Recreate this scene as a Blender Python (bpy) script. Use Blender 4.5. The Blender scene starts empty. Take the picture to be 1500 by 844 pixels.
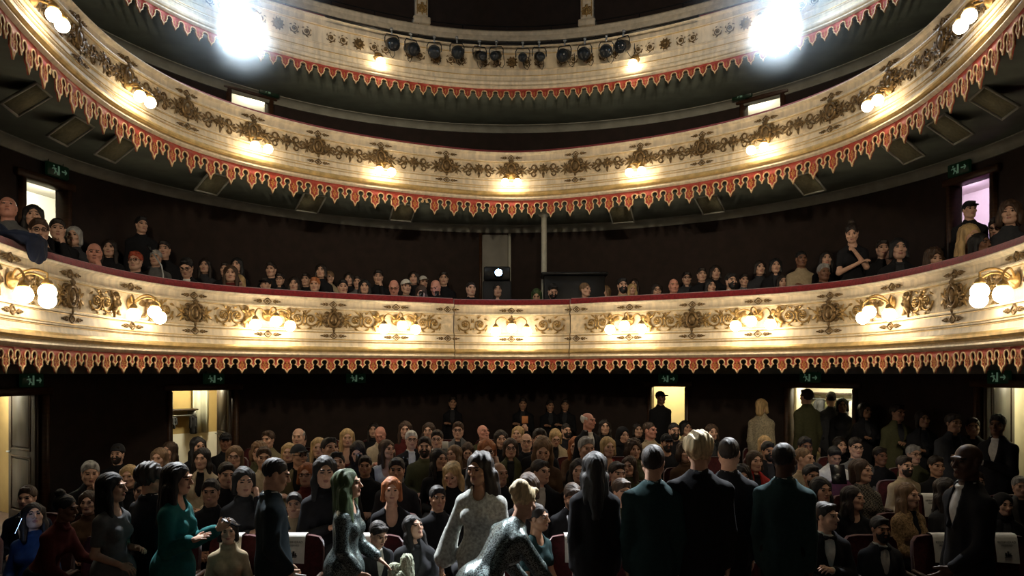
import bpy, bmesh, math, random
import numpy as np
from mathutils import Vector, Matrix, Euler

random.seed(7)
rng = np.random.default_rng(7)
C = bpy.context.scene.collection
SC = bpy.context.scene
PI = math.pi
FPX = 1120.0            # focal length in pixels of the 1500x844 frame
HOR = 548.0             # the horizon's row; the camera is level

# ---------------------------------------------------------------- camera, world, exposure, lights
cam = bpy.data.cameras.new('camera')
cam.sensor_width = 36.0
cam.lens = FPX * 36.0 / 1500.0
cam.shift_y = (HOR - 422.0) / 1500.0
cam.clip_start = 0.05
cam_o = bpy.data.objects.new('camera', cam)
cam_o.rotation_euler = (PI / 2, 0, 0)
C.objects.link(cam_o)
SC.camera = cam_o
SC.view_settings.view_transform = 'Standard'
SC.view_settings.look = 'None'
SC.view_settings.gamma = 1.0
SC.view_settings.use_curve_mapping = False
SC.view_settings.exposure = 0.25
w = bpy.data.worlds.new('dark_house')
SC.world = w
w.use_nodes = True
w.node_tree.nodes['Background'].inputs[0].default_value = (0.5, 0.6, 0.7, 1)
w.node_tree.nodes['Background'].inputs[1].default_value = 0.0025
SC.cycles.max_bounces = 5
SC.cycles.diffuse_bounces = 3
SC.cycles.glossy_bounces = 2
SC.cycles.transmission_bounces = 2
SC.cycles.volume_bounces = 0
SC.cycles.caustics_reflective = False
SC.cycles.caustics_refractive = False
SC.cycles.sample_clamp_indirect = 3.0
SC.cycles.use_denoising = True
SC.cycles.volume_step_rate = 4.0

GLOBE_STRENGTH = 22.0
STAGE_SPOT_POWER = 9000.0
def spot(name, loc, target, power, color, angle, radius=0.15, blend=0.5):
    l = bpy.data.lights.new(name, 'SPOT')
    l.energy = power; l.color = color; l.spot_size = math.radians(angle)
    l.spot_blend = blend; l.shadow_soft_size = radius
    o = bpy.data.objects.new(name, l); C.objects.link(o)
    o.location = loc
    o.rotation_euler = (Vector(target) - Vector(loc)).to_track_quat('-Z', 'Y').to_euler()
    return o
def point(name, loc, power, color, radius=0.1):
    l = bpy.data.lights.new(name, 'POINT')
    l.energy = power; l.color = color; l.shadow_soft_size = radius
    o = bpy.data.objects.new(name, l); C.objects.link(o); o.location = loc
    return o
# lanterns over the stage, behind the photographer
spot('stage_lantern', (-3.2, -2.5, 4.6), (-1.0, 10.5, -0.8), 24, (1.0, 0.86, 0.68), 62, 0.25, 0.8)
spot('stage_lantern', (3.2, -2.5, 4.6), (1.0, 10.5, -0.8), 24, (1.0, 0.86, 0.68), 62, 0.25, 0.8)
spot('stage_lantern', (-1.5, 0.2, 4.2), (-1.0, 6.0, -1.5), 7, (0.62, 0.95, 0.92), 75, 0.2, 0.8)
spot('stage_lantern', (1.5, 0.2, 4.2), (1.0, 6.0, -1.5), 7, (0.62, 0.95, 0.92), 75, 0.2, 0.8)

# added fill that evens the light on the balcony fronts, no lamps known there
for tx, ty, tz in ((-4.5, 8.5, 3.2), (0, 12.8, 3.7), (4.5, 8.5, 3.2)):
    spot('balcony_fill', (tx * .3, -1.5, 3.6), (tx, ty, tz), 1080, (1.0, 0.84, 0.62), 50, .25, .7)
# ---------------------------------------------------------------- helpers: objects
def tag(o, label=None, cat=None, group=None, kind=None):
    if label: o['label'] = label
    if cat: o['category'] = cat
    if group: o['group'] = group
    if kind: o['kind'] = kind
    return o
def link(o, parent=None):
    C.objects.link(o)
    if parent is not None: o.parent = parent
    return o
def empty(name, loc=(0, 0, 0), rz=0.0):
    o = bpy.data.objects.new(name, None)
    o.empty_display_size = 0.1
    o.location = loc; o.rotation_euler = (0, 0, rz)
    return link(o)
def np_mesh(name, V, Q, smooth=True, mats=(), midx=None):
    """V (n,3); Q list/array of quads, or of mixed polygons."""
    me = bpy.data.meshes.new(name)
    V = np.asarray(V, dtype=np.float32)
    me.vertices.add(len(V)); me.vertices.foreach_set('co', V.ravel())
    if isinstance(Q, np.ndarray):
        n, k = Q.shape
        flat = Q.astype(np.int32).ravel(); starts = np.arange(n, dtype=np.int32) * k
    else:
        flat = np.fromiter((i for q in Q for i in q), dtype=np.int32)
        lens = np.array([len(q) for q in Q], dtype=np.int32)
        starts = np.concatenate([[0], np.cumsum(lens)[:-1]]).astype(np.int32); n = len(Q)
    me.loops.add(len(flat)); me.loops.foreach_set('vertex_index', flat)
    me.polygons.add(n); me.polygons.foreach_set('loop_start', starts)
    if smooth: me.polygons.foreach_set('use_smooth', np.ones(n, dtype=bool))
    for m in mats: me.materials.append(m)
    if midx is not None: me.polygons.foreach_set('material_index', np.asarray(midx, dtype=np.int32))
    me.update(calc_edges=True); me.validate()
    return me
def obj(name, me, parent=None, loc=None, rz=None, mat=None):
    o = bpy.data.objects.new(name, me)
    if loc is not None: o.location = loc
    if rz is not None: o.rotation_euler = (0, 0, rz)
    if mat is not None: 
        if len(me.materials) == 0: me.materials.append(mat)
        elif me.materials[0] != mat:
            o.material_slots[0].link = 'OBJECT'; o.material_slots[0].material = mat
    return link(o, parent)
class MB:
    """collects verts and polygons of one mesh"""
    def __init__(s): s.v = []; s.f = []; s.n = 0; s.mi = []; s.cur = 0
    def add(s, V, F):
        V = np.asarray(V, dtype=float)
        s.v.append(V); s.f += [[i + s.n for i in q] for q in (F.tolist() if isinstance(F, np.ndarray) else F)]
        s.mi += [s.cur] * (len(s.f) - len(s.mi))
        s.n += len(V); return s
    def box(s, c, size, R=None, taper=1.0):
        x, y, z = [a / 2 for a in size]
        V = np.array([[-x, -y, -z], [x, -y, -z], [x, y, -z], [-x, y, -z], [-x * taper, -y * taper, z], [x * taper, -y * taper, z], [x * taper, y * taper, z], [-x * taper, y * taper, z]])
        if R is not None: V = V @ np.array(R).T
        return s.add(V + np.array(c), [[0, 3, 2, 1], [4, 5, 6, 7], [0, 1, 5, 4], [1, 2, 6, 5], [2, 3, 7, 6], [3, 0, 4, 7]])
    def bevbox(s, c, size, b=0.01, R=None):
        x, y, z = [a / 2 for a in size]; b = min(b, x * .9, y * .9, z * .9)
        V = []
        for zz, ins in ((-z, b), (-z + b, 0), (z - b, 0), (z, b)):
            for (px, py) in ((-1, -1), (1, -1), (1, 1), (-1, 1)):
                for (ax, ay) in (((0, 1), (1, 0)) if px * py > 0 else ((1, 0), (0, 1))):
                    V.append([px * (x - ins - ax * b), py * (y - ins - ay * b), zz])
        V = np.array(V); F = []
        for k in range(3):
            for i in range(8):
                j = (i + 1) % 8
                F.append([k * 8 + i, k * 8 + j, k * 8 + 8 + j, k * 8 + 8 + i])
        F.append(list(range(7, -1, -1))); F.append(list(range(24, 32)))
        if R is not None: V = V @ np.array(R).T
        return s.add(V + np.array(c), F)
    def tube(s, pts, r, n=6, caps=True):
        P = np.asarray(pts, float); m = len(P)
        r = np.full(m, r) if np.isscalar(r) else np.asarray(r, float)
        T = np.gradient(P, axis=0); T /= np.linalg.norm(T, axis=1)[:, None] + 1e-9
        up = np.array([0, 0, 1.0]) if abs(T[0][2]) < .9 else np.array([1.0, 0, 0])
        V = []
        for i in range(m):
            a = np.cross(T[i], up); a /= np.linalg.norm(a) + 1e-9
            b = np.cross(a, T[i]); up = b
            for k in range(n):
                th = 2 * PI * k / n
                V.append(P[i] + r[i] * (math.cos(th) * a + math.sin(th) * b))
        F = [[i * n + k, i * n + (k + 1) % n, (i + 1) * n + (k + 1) % n, (i + 1) * n + k] for i in range(m - 1) for k in range(n)]
        if caps: F += [list(range(n - 1, -1, -1)), list(range((m - 1) * n, m * n))]
        return s.add(V, F)
    def lathe(s, prof, n=16, c=(0, 0, 0), R=None, axis=2):
        V = []; m = len(prof)
        for (r, z) in prof:
            for k in range(n):
                th = 2 * PI * k / n
                p = [r * math.cos(th), r * math.sin(th), z]
                V.append(p)
        V = np.array(V)
        if axis == 1: V = V[:, [0, 2, 1]] * np.array([1, -1, 1])
        if R is not None: V = V @ np.array(R).T
        F = [[i * n + k, i * n + (k + 1) % n, (i + 1) * n + (k + 1) % n, (i + 1) * n + k] for i in range(m - 1) for k in range(n)]
        F += [list(range(n - 1, -1, -1)), list(range((m - 1) * n, m * n))]
        return s.add(V + np.array(c), F)
    def ball(s, c, r, n=10, m=6, sc=(1, 1, 1)):
        V = [[0, 0, r]]
        for i in range(1, m):
            t = PI * i / m
            V += [[r * math.sin(t) * math.cos(2 * PI * k / n), r * math.sin(t) * math.sin(2 * PI * k / n), r * math.cos(t)] for k in range(n)]
        V.append([0, 0, -r]); e = len(V) - 1
        F = [[0, 1 + k, 1 + (k + 1) % n] for k in range(n)]
        for i in range(m - 2):
            F += [[1 + i * n + k, 1 + (i + 1) * n + k, 1 + (i + 1) * n + (k + 1) % n, 1 + i * n + (k + 1) % n] for k in range(n)]
        b = 1 + (m - 2) * n
        F += [[b + k, e, b + (k + 1) % n] for k in range(n)]
        return s.add(np.array(V) * np.array(sc) + np.array(c), F)
    def mesh(s, name, smooth=True, mats=(), multi=False):
        return np_mesh(name, np.concatenate(s.v), s.f, smooth, mats, s.mi if multi else None)
    def build(s, name, mat, parent=None, loc=None, rz=None, smooth=True):
        me = s.mesh(name, smooth, [mat])
        return obj(name, me, parent, loc, rz)
def autosmooth(me, deg=40):
    try: me.set_sharp_from_angle(angle=math.radians(deg))
    except Exception: pass
    return me

# ---------------------------------------------------------------- materials
def mat(name, col, rough=0.7, metal=0.0, var=0.12, scale=12.0, bump=0.0, bscale=None, stretch=(1, 1, 1), col2=None, sheen=0.0, emit=None, estr=0.0, spec=0.4, kind=None):
    m = bpy.data.materials.new(name); m.use_nodes = True
    nt = m.node_tree; N = nt.nodes; L = nt.links
    b = N['Principled BSDF']
    b.inputs['Roughness'].default_value = rough; b.inputs['Metallic'].default_value = metal
    b.inputs['Specular IOR Level'].default_value = spec
    if sheen: b.inputs['Sheen Weight'].default_value = sheen; b.inputs['Sheen Roughness'].default_value = .4
    tc = N.new('ShaderNodeTexCoord'); mp = N.new('ShaderNodeMapping')
    mp.inputs['Scale'].default_value = stretch
    L.new(tc.outputs['Object'], mp.inputs['Vector'])
    if kind == 'check':
        tx = N.new('ShaderNodeTexChecker'); tx.inputs['Scale'].default_value = scale
        fac = tx.outputs['Fac']
    elif kind == 'voronoi':
        tx = N.new('ShaderNodeTexVoronoi'); tx.inputs['Scale'].default_value = scale
        fac = tx.outputs['Color']
    elif kind == 'wave':
        tx = N.new('ShaderNodeTexWave'); tx.inputs['Scale'].default_value = scale; tx.inputs['Distortion'].default_value = 6; tx.inputs['Detail'].default_value = 3
        fac = tx.outputs['Fac']
    else:
        tx = N.new('ShaderNodeTexNoise'); tx.inputs['Scale'].default_value = scale; tx.inputs['Detail'].default_value = 4
        fac = tx.outputs['Fac']
    L.new(mp.outputs[0], tx.inputs['Vector'])
    rp = N.new('ShaderNodeValToRGB')
    c = np.array(col[:3]); d = np.array(col2[:3]) if col2 is not None else c * (1 - var)
    e = c if col2 is not None else np.minimum(c * (1 + var), 1)
    rp.color_ramp.elements[0].position = .35; rp.color_ramp.elements[1].position = .65
    if kind in ('check',): rp.color_ramp.elements[0].position = .45; rp.color_ramp.elements[1].position = .55
    rp.color_ramp.elements[0].color = (*d, 1); rp.color_ramp.elements[1].color = (*e, 1)
    L.new(fac, rp.inputs[0]); L.new(rp.outputs[0], b.inputs['Base Color'])
    if bump:
        bp = N.new('ShaderNodeBump'); bp.inputs['Strength'].default_value = bump; bp.inputs['Distance'].default_value = .01
        if bscale:
            t2 = N.new('ShaderNodeTexNoise'); t2.inputs['Scale'].default_value = bscale; t2.inputs['Detail'].default_value = 2
            L.new(mp.outputs[0], t2.inputs['Vector']); L.new(t2.outputs['Fac'], bp.inputs['Height'])
        else: L.new(fac, bp.inputs['Height'])
        L.new(bp.outputs[0], b.inputs['Normal'])
    if emit:
        b.inputs['Emission Color'].default_value = (*emit, 1); b.inputs['Emission Strength'].default_value = estr
    return m
M = {}
M['cream'] = mat('cream_plaster', (.76, .64, .46), .5, 0, .14, 5, .15, 60, stretch=(3, 3, .6))
M['frieze'] = mat('frieze_ground', (.72, .58, .38), .6, 0, .2, 14, .25, 50)
M['gilt'] = mat('aged_gilding', (.38, .235, .08), .38, .55, .35, 25, .3, 60)
M['bronze'] = mat('dark_gilding', (.17, .105, .042), .42, .5, .45, 30, .3, 60)
M['roll'] = mat('gilded_roll', (.62, .43, .17), .4, .35, .2, 9, .1, 40)
M['velvet'] = mat('red_velvet', (.22, .012, .016), .8, 0, .25, 30, .2, 200, sheen=.4)
M['valance'] = mat('red_painted_board', (.40, .055, .032), .6, 0, .2, 18, .1)
M['edging'] = mat('cream_edging', (.72, .50, .26), .55, 0, .15, 40)
M['motif'] = mat('gold_stencil', (.55, .24, .06), .55, .1, .25, 40)
M['soffit'] = mat('grey_green_soffit', (.11, .125, .10), .8, 0, .15, 3, .1)
M['cove'] = mat('pale_grey_cove', (.26, .26, .22), .75, 0, .15, 4)
M['wall'] = mat('oxblood_wall', (.020, .011, .008), .85, 0, .2, 6, .1)
M['dark'] = mat('black_paint', (.006, .006, .006), .6, 0, .3, 10)
M['blackmetal'] = mat('black_metal', (.014, .015, .016), .4, .4, .3, 20)
M['steel'] = mat('grey_steel', (.35, .36, .36), .4, .6, .15, 20)
M['floor'] = mat('dark_boards', (.05, .03, .02), .6, 0, .3, 4, stretch=(1, 8, 1))
M['seat'] = mat('burgundy_plush', (.075, .010, .012), .85, 0, .25, 30, .2, 150, sheen=.3)
M['seatwood'] = mat('dark_stained_wood', (.05, .022, .010), .45, 0, .3, 8, stretch=(1, 1, 6))
M['doorwood'] = mat('panelled_oak', (.026, .015, .008), .5, 0, .25, 6, .1, stretch=(4, 4, .5))
M['corridor'] = mat('cream_corridor_wall', (.72, .66, .48), .8, 0, .06, 3)
M['corridor2'] = mat('tan_corridor_wall', (.42, .30, .12), .8, 0, .08, 3)
M['white'] = mat('white_paint', (.8, .78, .70), .6, 0, .05, 3)
M['curtain'] = mat('pale_curtain', (.62, .62, .50), .9, 0, .1, 30, stretch=(6, 6, .3))
M['greycurtain'] = mat('grey_curtain', (.30, .30, .34), .9, 0, .15, 30, stretch=(6, 6, .3))
M['paper'] = mat('white_paper', (.80, .78, .72), .8, 0, .05, 30)
M['ink'] = mat('black_ink', (.03, .03, .028), .7, 0, .1, 30)
M['pole'] = mat('pale_pole_paint', (.50, .50, .42), .6, 0, .08, 10)
M['pilaster'] = mat('pale_pilaster', (.55, .46, .33), .6, 0, .15, 12, .2)
M['globe'] = mat('opal_globe', (.9, .85, .7), .3, 0, .02, 5, emit=(1.0, .84, .60), estr=GLOBE_STRENGTH)
M['spotlens'] = mat('lit_lantern_lens', (.9, .95, 1), .3, 0, .02, 5, emit=(.80, .90, 1.0), estr=160)
M['projlens'] = mat('lit_projector_lens', (.8, .9, 1), .3, 0, .02, 5, emit=(.30, .55, 1.0), estr=60)
M['lens'] = mat('dark_lens', (.02, .025, .03), .15, 0, .1, 10)
M['exit'] = mat('dim_green_sign', (.006, .02, .010), .4, 0, .2, 20, emit=(.1, .5, .2), estr=.004)
M['exitmark'] = mat('lit_sign_mark', (.10, .16, .12), .4, 0, .1, 20, emit=(.45, .8, .5), estr=.07)
M['phonescreen'] = mat('lit_phone_screen', (.2, .3, .5), .3, 0, .05, 10, emit=(.35, .55, 1.0), estr=7)
M['phone'] = mat('black_phone', (.01, .01, .012), .25, 0, .2, 10)
M['orange'] = mat('orange_card', (.70, .28, .10), .7, 0, .1, 20)
M['fluff'] = mat('pale_wool_fluff', (.42, .45, .34), .95, 0, .3, 60, .8, 120)
# ---------------------------------------------------------------- figures: smooth-blended fields turned into one surface
def axis(lo, hi, fine, hf, hc):
    """grid coordinates from lo to hi: step hc, inside the interval fine step hf"""
    if fine is None: return np.arange(lo, hi + hc, hc, dtype=np.float32)
    a, b = max(fine[0], lo), min(fine[1], hi)
    p = [np.arange(a, lo - hc, -hc)[::-1], np.arange(a + hf, b, hf), np.arange(b, hi + hc, hc)]
    return np.unique(np.concatenate(p).astype(np.float32))
class Field:
    def __init__(s, X, Y, Z):
        s.ax = (X, Y, Z); s.d = np.full((len(X), len(Y), len(Z)), .2, np.float32)
    def sub(s, lo, hi):
        sl = []
        for a, l, h in zip(s.ax, lo, hi):
            i = max(int(np.searchsorted(a, l)) - 1, 0); j = min(int(np.searchsorted(a, h)) + 1, len(a))
            if j <= i: return None
            sl.append(slice(i, j))
        sl = tuple(sl)
        return sl, s.ax[0][sl[0]][:, None, None], s.ax[1][sl[1]][None, :, None], s.ax[2][sl[2]][None, None, :]
    def put(s, sl, v, k, op):
        a = s.d[sl]
        if op == 'u':
            if k <= 0: r = np.minimum(a, v)
            else:
                h = np.clip(.5 + .5 * (v - a) / k, 0, 1); r = v + (a - v) * h - k * h * (1 - h)
        else:
            v = -v
            if k <= 0: r = np.maximum(a, v)
            else:
                h = np.clip(.5 - .5 * (v - a) / k, 0, 1); r = v + (a - v) * h + k * h * (1 - h)
        s.d[sl] = r
    def cap(s, a, b, ra, rb, k=.02, op='u'):
        a = np.asarray(a, float); b = np.asarray(b, float); R = max(ra, rb) + k + .03
        q = s.sub(np.minimum(a, b) - R, np.maximum(a, b) + R)
        if q is None: return
        sl, x, y, z = q; u = b - a; L = u @ u + 1e-9
        t = np.clip(((x - a[0]) * u[0] + (y - a[1]) * u[1] + (z - a[2]) * u[2]) / L, 0, 1)
        v = np.sqrt((x - a[0] - t * u[0]) ** 2 + (y - a[1] - t * u[1]) ** 2 + (z - a[2] - t * u[2]) ** 2) - (ra + (rb - ra) * t)
        s.put(sl, v.astype(np.float32), k, op)
    def ell(s, c, r, k=.02, R=None, op='u'):
        c = np.asarray(c, float); r = np.asarray(r, float)
        R = np.eye(3) if R is None else np.asarray(R, float)
        ext = np.sqrt((R ** 2) @ (r ** 2)) + k + .03
        q = s.sub(c - ext, c + ext)
        if q is None: return
        sl, x, y, z = q; x = x - c[0]; y = y - c[1]; z = z - c[2]
        k0 = 0; k1 = 0
        for i in range(3):
            p = (x * R[0, i] + y * R[1, i] + z * R[2, i]) / r[i]
            k0 = k0 + p * p; k1 = k1 + (p / r[i]) ** 2
        k0 = np.sqrt(k0); k1 = np.sqrt(k1) + 1e-6
        s.put(sl, (k0 * (k0 - 1) / k1).astype(np.float32), k, op)
    def plane(s, p, n):
        """keep what lies against the normal n"""
        X, Y, Z = s.ax; n = np.asarray(n, float)
        v = (X[:, None, None] - p[0]) * n[0] + (Y[None, :, None] - p[1]) * n[1] + (Z[None, None, :] - p[2]) * n[2]
        s.d = np.maximum(s.d, v.astype(np.float32))
    def warp(s, amp, fr, seed=0):
        X, Y, Z = s.ax; x = X[:, None, None]; y = Y[None, :, None]; z = Z[None, None, :]
        s.d = s.d + (amp * (np.sin(fr * x + seed + 2 * np.sin(fr * .37 * z)) * np.sin(fr * y + 1.7 * seed) + .6 * np.sin(fr * 1.9 * (x + y) + 1.3 * np.sin(fr * .5 * z + seed)))).astype(np.float32)
    def surface(s):
        d = s.d; X, Y, Z = s.ax; nx, ny, nz = d.shape
        ins = d < 0
        c = np.zeros((nx - 1, ny - 1, nz - 1), np.int8)
        for i in (0, 1):
            for j in (0, 1):
                for k in (0, 1): c += ins[i:nx - 1 + i, j:ny - 1 + j, k:nz - 1 + k]
        act = np.argwhere((c > 0) & (c < 8))
        n = len(act); I, J, K = act.T
        idx = np.full(c.shape, -1, np.int32); idx[I, J, K] = np.arange(n)
        cv = {(i, j, k): d[I + i, J + j, K + k] for i in (0, 1) for j in (0, 1) for k in (0, 1)}
        acc = np.zeros((n, 3)); cnt = np.zeros(n)
        for ax_ in range(3):
            for u in (0, 1):
                for v in (0, 1):
                    o = [u, v]; o.insert(ax_, 0); e = [u, v]; e.insert(ax_, 1)
                    a, b = cv[tuple(o)], cv[tuple(e)]
                    m = (a < 0) != (b < 0)
                    t = np.where(m, a / np.where(m, a - b, 1), 0)
                    p = np.tile(np.array(o, float), (n, 1)); p[:, ax_] = t
                    acc += p * m[:, None]; cnt += m
        f = acc / cnt[:, None]
        V = np.stack([X[I] + f[:, 0] * (X[I + 1] - X[I]), Y[J] + f[:, 1] * (Y[J + 1] - Y[J]), Z[K] + f[:, 2] * (Z[K + 1] - Z[K])], 1)
        Q = []
        for ax_, (o1, o2) in enumerate((((0, 1, 0), (0, 0, 1)), ((0, 0, 1), (1, 0, 0)), ((1, 0, 0), (0, 1, 0)))):
            o1 = np.array(o1); o2 = np.array(o2); e = np.zeros(3, int); e[ax_] = 1
            lo = [1, 1, 1]; lo[ax_] = 0; hi = [nx - 1, ny - 1, nz - 1]
            A = ins[lo[0]:hi[0], lo[1]:hi[1], lo[2]:hi[2]]
            B = ins[lo[0] + e[0]:hi[0] + e[0], lo[1] + e[1]:hi[1] + e[1], lo[2] + e[2]:hi[2] + e[2]]
            p = np.argwhere(A != B)
            if not len(p): continue
            flip = A[p[:, 0], p[:, 1], p[:, 2]]
            p = p + np.array(lo)
            g = lambda q: idx[q[:, 0], q[:, 1], q[:, 2]]
            q = np.stack([g(p - o1 - o2), g(p - o2), g(p), g(p - o1)], 1)
            q[~flip] = q[~flip][:, ::-1]
            Q.append(q)
        Q = np.concatenate(Q); Q = Q[(Q >= 0).all(1)]
        return V, Q

def rotm(yaw=0, pitch=0, roll=0):
    return np.array(Euler((math.radians(pitch), math.radians(roll), math.radians(yaw)), 'XYZ').to_matrix())
class Skel:
    """joints of a figure that faces -Y with its feet at z = 0"""
    def __init__(s, sex='M', sit=False, lean=0, side=0, twist=0, yaw=0, pitch=0, roll=0, arms=('down', 'down'), hands=('relax', 'relax'), step=0, hip=None, build=1.0, wide=1.0):
        f = sex == 'F'; s.f = f; s.sit = sit; s.b = build
        s.P = np.array([0, 0, .47 if sit else .95]) if hip is None else np.array(hip, float)
        la, si = math.radians(lean), math.radians(side)
        s.u = np.array([math.sin(si), -math.sin(la) * math.cos(si), math.cos(la) * math.cos(si)])
        t = math.radians(twist)
        rx = np.array([math.cos(t), math.sin(t), 0]); rx = rx - s.u * (rx @ s.u); rx /= np.linalg.norm(rx)
        s.rx = rx; s.fw = np.cross(rx, s.u) * -1
        s.fw = np.cross(s.u, rx) * -1
        if s.fw[1] > 0: s.fw = -s.fw
        s.RB = np.stack([rx, -s.fw, s.u], 1)
        s.sw = (.136 if f else .154) * wide
        s.S = s.P + .455 * s.u; s.N = s.P + .505 * s.u
        nd = s.u * .55 + np.array([0, -.06, .45]); nd /= np.linalg.norm(nd)
        s.H = s.N + .078 * nd
        s.RH = rotm(yaw + twist, pitch, roll)
        s.hc = s.H + s.RH @ np.array([0, -.012, .098])
        s.sh = {k: s.S + k * s.sw * rx - .052 * s.u for k in (-1, 1)}
        s.el, s.wr, s.hand = {}, {}, {}
        for k, a, h in zip((-1, 1), arms, hands):
            s.hand[k] = h; sh = s.sh[k]
            L = lambda x, y, z: np.array([k * x, y, z])
            if isinstance(a, (tuple, list)):      # elbow and wrist, each relative to the joint before it
                s.el[k] = sh + L(*a[0]); s.wr[k] = s.el[k] + L(*a[1])
            elif a == 'down': s.el[k] = sh + L(.028, .03, -.28); s.wr[k] = s.el[k] + L(0, -.06, -.25)
            elif a == 'lap': s.el[k] = sh + L(.07, -.02, -.265); s.wr[k] = s.el[k] + L(-.14, -.21, -.02)
            elif a == 'chin': s.el[k] = sh + L(-.01, -.17, -.22); s.wr[k] = s.hc + s.RH @ np.array([k * .055, -.085, -.175])
            elif a == 'cheek': s.el[k] = sh + L(.03, -.17, -.21); s.wr[k] = s.hc + s.RH @ np.array([k * .10, -.07, -.13])
            elif a == 'cross': s.el[k] = sh + L(.05, -.07, -.26); s.wr[k] = s.S + np.array([-k * .05, -.22 - .03 * k, -.21])
            elif a == 'phone': s.el[k] = sh + L(.05, -.08, -.25); s.wr[k] = s.el[k] + L(-.15, -.19, .08)
            elif a == 'raise': s.el[k] = sh + L(.10, -.14, .10); s.wr[k] = s.el[k] + L(-.03, -.06, .24)
            elif a == 'rail': s.el[k] = sh + L(.06, -.20, -.20); s.wr[k] = s.el[k] + L(-.20, -.15, .01)
            elif a == 'fwd': s.el[k] = sh + L(.03, -.06, -.27); s.wr[k] = s.el[k] + L(-.03, -.24, .03)
        hw = .085
        s.hp = {k: s.P + k * hw * np.array([1, 0, 0]) for k in (-1, 1)}
        if sit:
            s.kn = {k: s.P + np.array([k * .12, -.42, .02]) for k in (-1, 1)}
            s.an = {k: np.array([s.P[0] + k * .12, s.P[1] - .40, .075]) for k in (-1, 1)}
        else:
            s.kn = {k: np.array([k * .095, (-.03 + k * step), .50]) for k in (-1, 1)}
            s.an = {k: np.array([k * .10, (.02 + k * step * 1.6), .08]) for k in (-1, 1)}
    def bounds(s, m=.16):
        P = [s.P, s.hc + np.array([0, 0, .06]), *s.sh.values(), *s.el.values(), *s.wr.values(), *s.kn.values(), *s.an.values()]
        P = np.array(P); lo = P.min(0) - m; hi = P.max(0) + m; lo[2] = -.02; return lo, hi
def torso(F, s, e=0.0):
    B, P, u, f = s.RB, s.P, s.u, s.f; b = s.b
    if f:
        F.ell(P + .34 * u, (.128 + e, .095 + e, .15 + e), .04, B)
        F.ell(P + .16 * u, (.112 * b + e, .085 * b + e, .14 + e), .06, B)
        F.ell(P - .0 * u, (.165 * b + e, .118 * b + e, .115 + e), .07, B)
        for k in (-1, 1): F.ell(P + .305 * u + k * .065 * s.rx + .075 * s.fw, (.055 + e, .05 + e, .055 + e), .035, B)
    else:
        F.ell(P + .33 * u, (.158 + e, .11 + e, .165 + e), .04, B)
        F.ell(P + .14 * u, (.142 * b + e, .105 * b + e, .15 + e), .06, B)
        F.ell(P - .0 * u, (.158 * b + e, .112 * b + e, .11 + e), .06, B)
    r = .042 if f else .05
    for k in (-1, 1):
        F.cap(s.S - .015 * u, s.sh[k], r + .012 + e, r + e, .05)
        F.cap(s.N + .025 * u, s.sh[k] * .6 + s.S * .4 + .012 * u, .032 + e, .036 + e, .045)
def arms(F, s, e=0.0, upto=1.0, ef=None):
    g = .86 if s.f else 1.0; ef = e if ef is None else ef
    for k in (-1, 1):
        a, b, c = s.sh[k], s.el[k], s.wr[k]
        if upto < .5:
            F.cap(a, a + (b - a) * upto * 2, .052 * g + e, .046 * g + e, .03); continue
        F.cap(a, b, .047 * g + e, .040 * g + e, .03)
        q = b + (c - b) * (upto - .5) * 2
        F.cap(b, q, .041 * g + e, .041 * g + (.029 - .041) * g * (upto - .5) * 2 + ef, .02)
def legs(F, s, e=0.0, feet=True):
    g = s.b * (1.02 if s.f else 1.0)
    for k in (-1, 1):
        F.cap(s.hp[k], s.kn[k], .085 * g + e, .056 * g + e, .05)
        F.cap(s.kn[k], s.an[k], .056 * g + e, .038 * g + e, .03)
        if feet: F.cap(s.an[k] + np.array([0, .02, -.03]), s.an[k] + np.array([k * .02, -.16, -.045]), .04 + e, .03 + e, .03)
def head(F, s):
    R, h = s.RH, s.hc
    T = lambda *p: h + R @ np.array(p, float)
    g = .96 if s.f else 1.0
    F.cap(s.N - .03 * s.u, s.H + (h - s.H) * .25 + R @ np.array([0, .012, 0]), .052 if s.f else .062, .046 if s.f else .057, .035)
    F.ell(T(0, .018, .028), (.074 * g, .094, .088), .02, R)
    F.ell(T(0, -.022, -.036), (.058 * g, .068, .080), .03, R)
    F.ell(T(0, -.062, -.094), (.028 * g, .026, .022), .03, R)
    for k in (-1, 1):
        F.ell(T(k * .043, -.058, -.022), (.024, .024, .022), .022, R)
        F.cap(T(k * .060, .005, -.05), T(k * .03, -.05, -.092), .018, .016, .03)
    F.cap(T(-.034, -.082, .026), T(.034, -.082, .026), .012 if s.f else .014, .012 if s.f else .014, .015)
    for k in (-1, 1): F.ell(T(k * .031, -.101, .008), (.018, .017, .013), .010, R, op='s')
    F.cap(T(0, -.090, .012), T(0, -.110, -.026), .007, .0125, .010)
    for k in (-1, 1): F.ell(T(k * .011, -.099, -.032), (.009, .011, .008), .006, R)
    for k in (-1, 1): F.ell(T(k * .031, -.079, .008), (.0135, .0135, .0125), .002, R)
    F.ell(T(0, -.088, -.056), (.021, .012, .0065), .006, R)
    F.ell(T(0, -.087, -.067), (.018, .012, .0065), .005, R)
    for k in (-1, 1):
        F.ell(T(k * .075 * g, .012, -.002), (.011, .022, .032), .006, R @ rotm(0, 0, 0))
HANDS = {}
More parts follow.
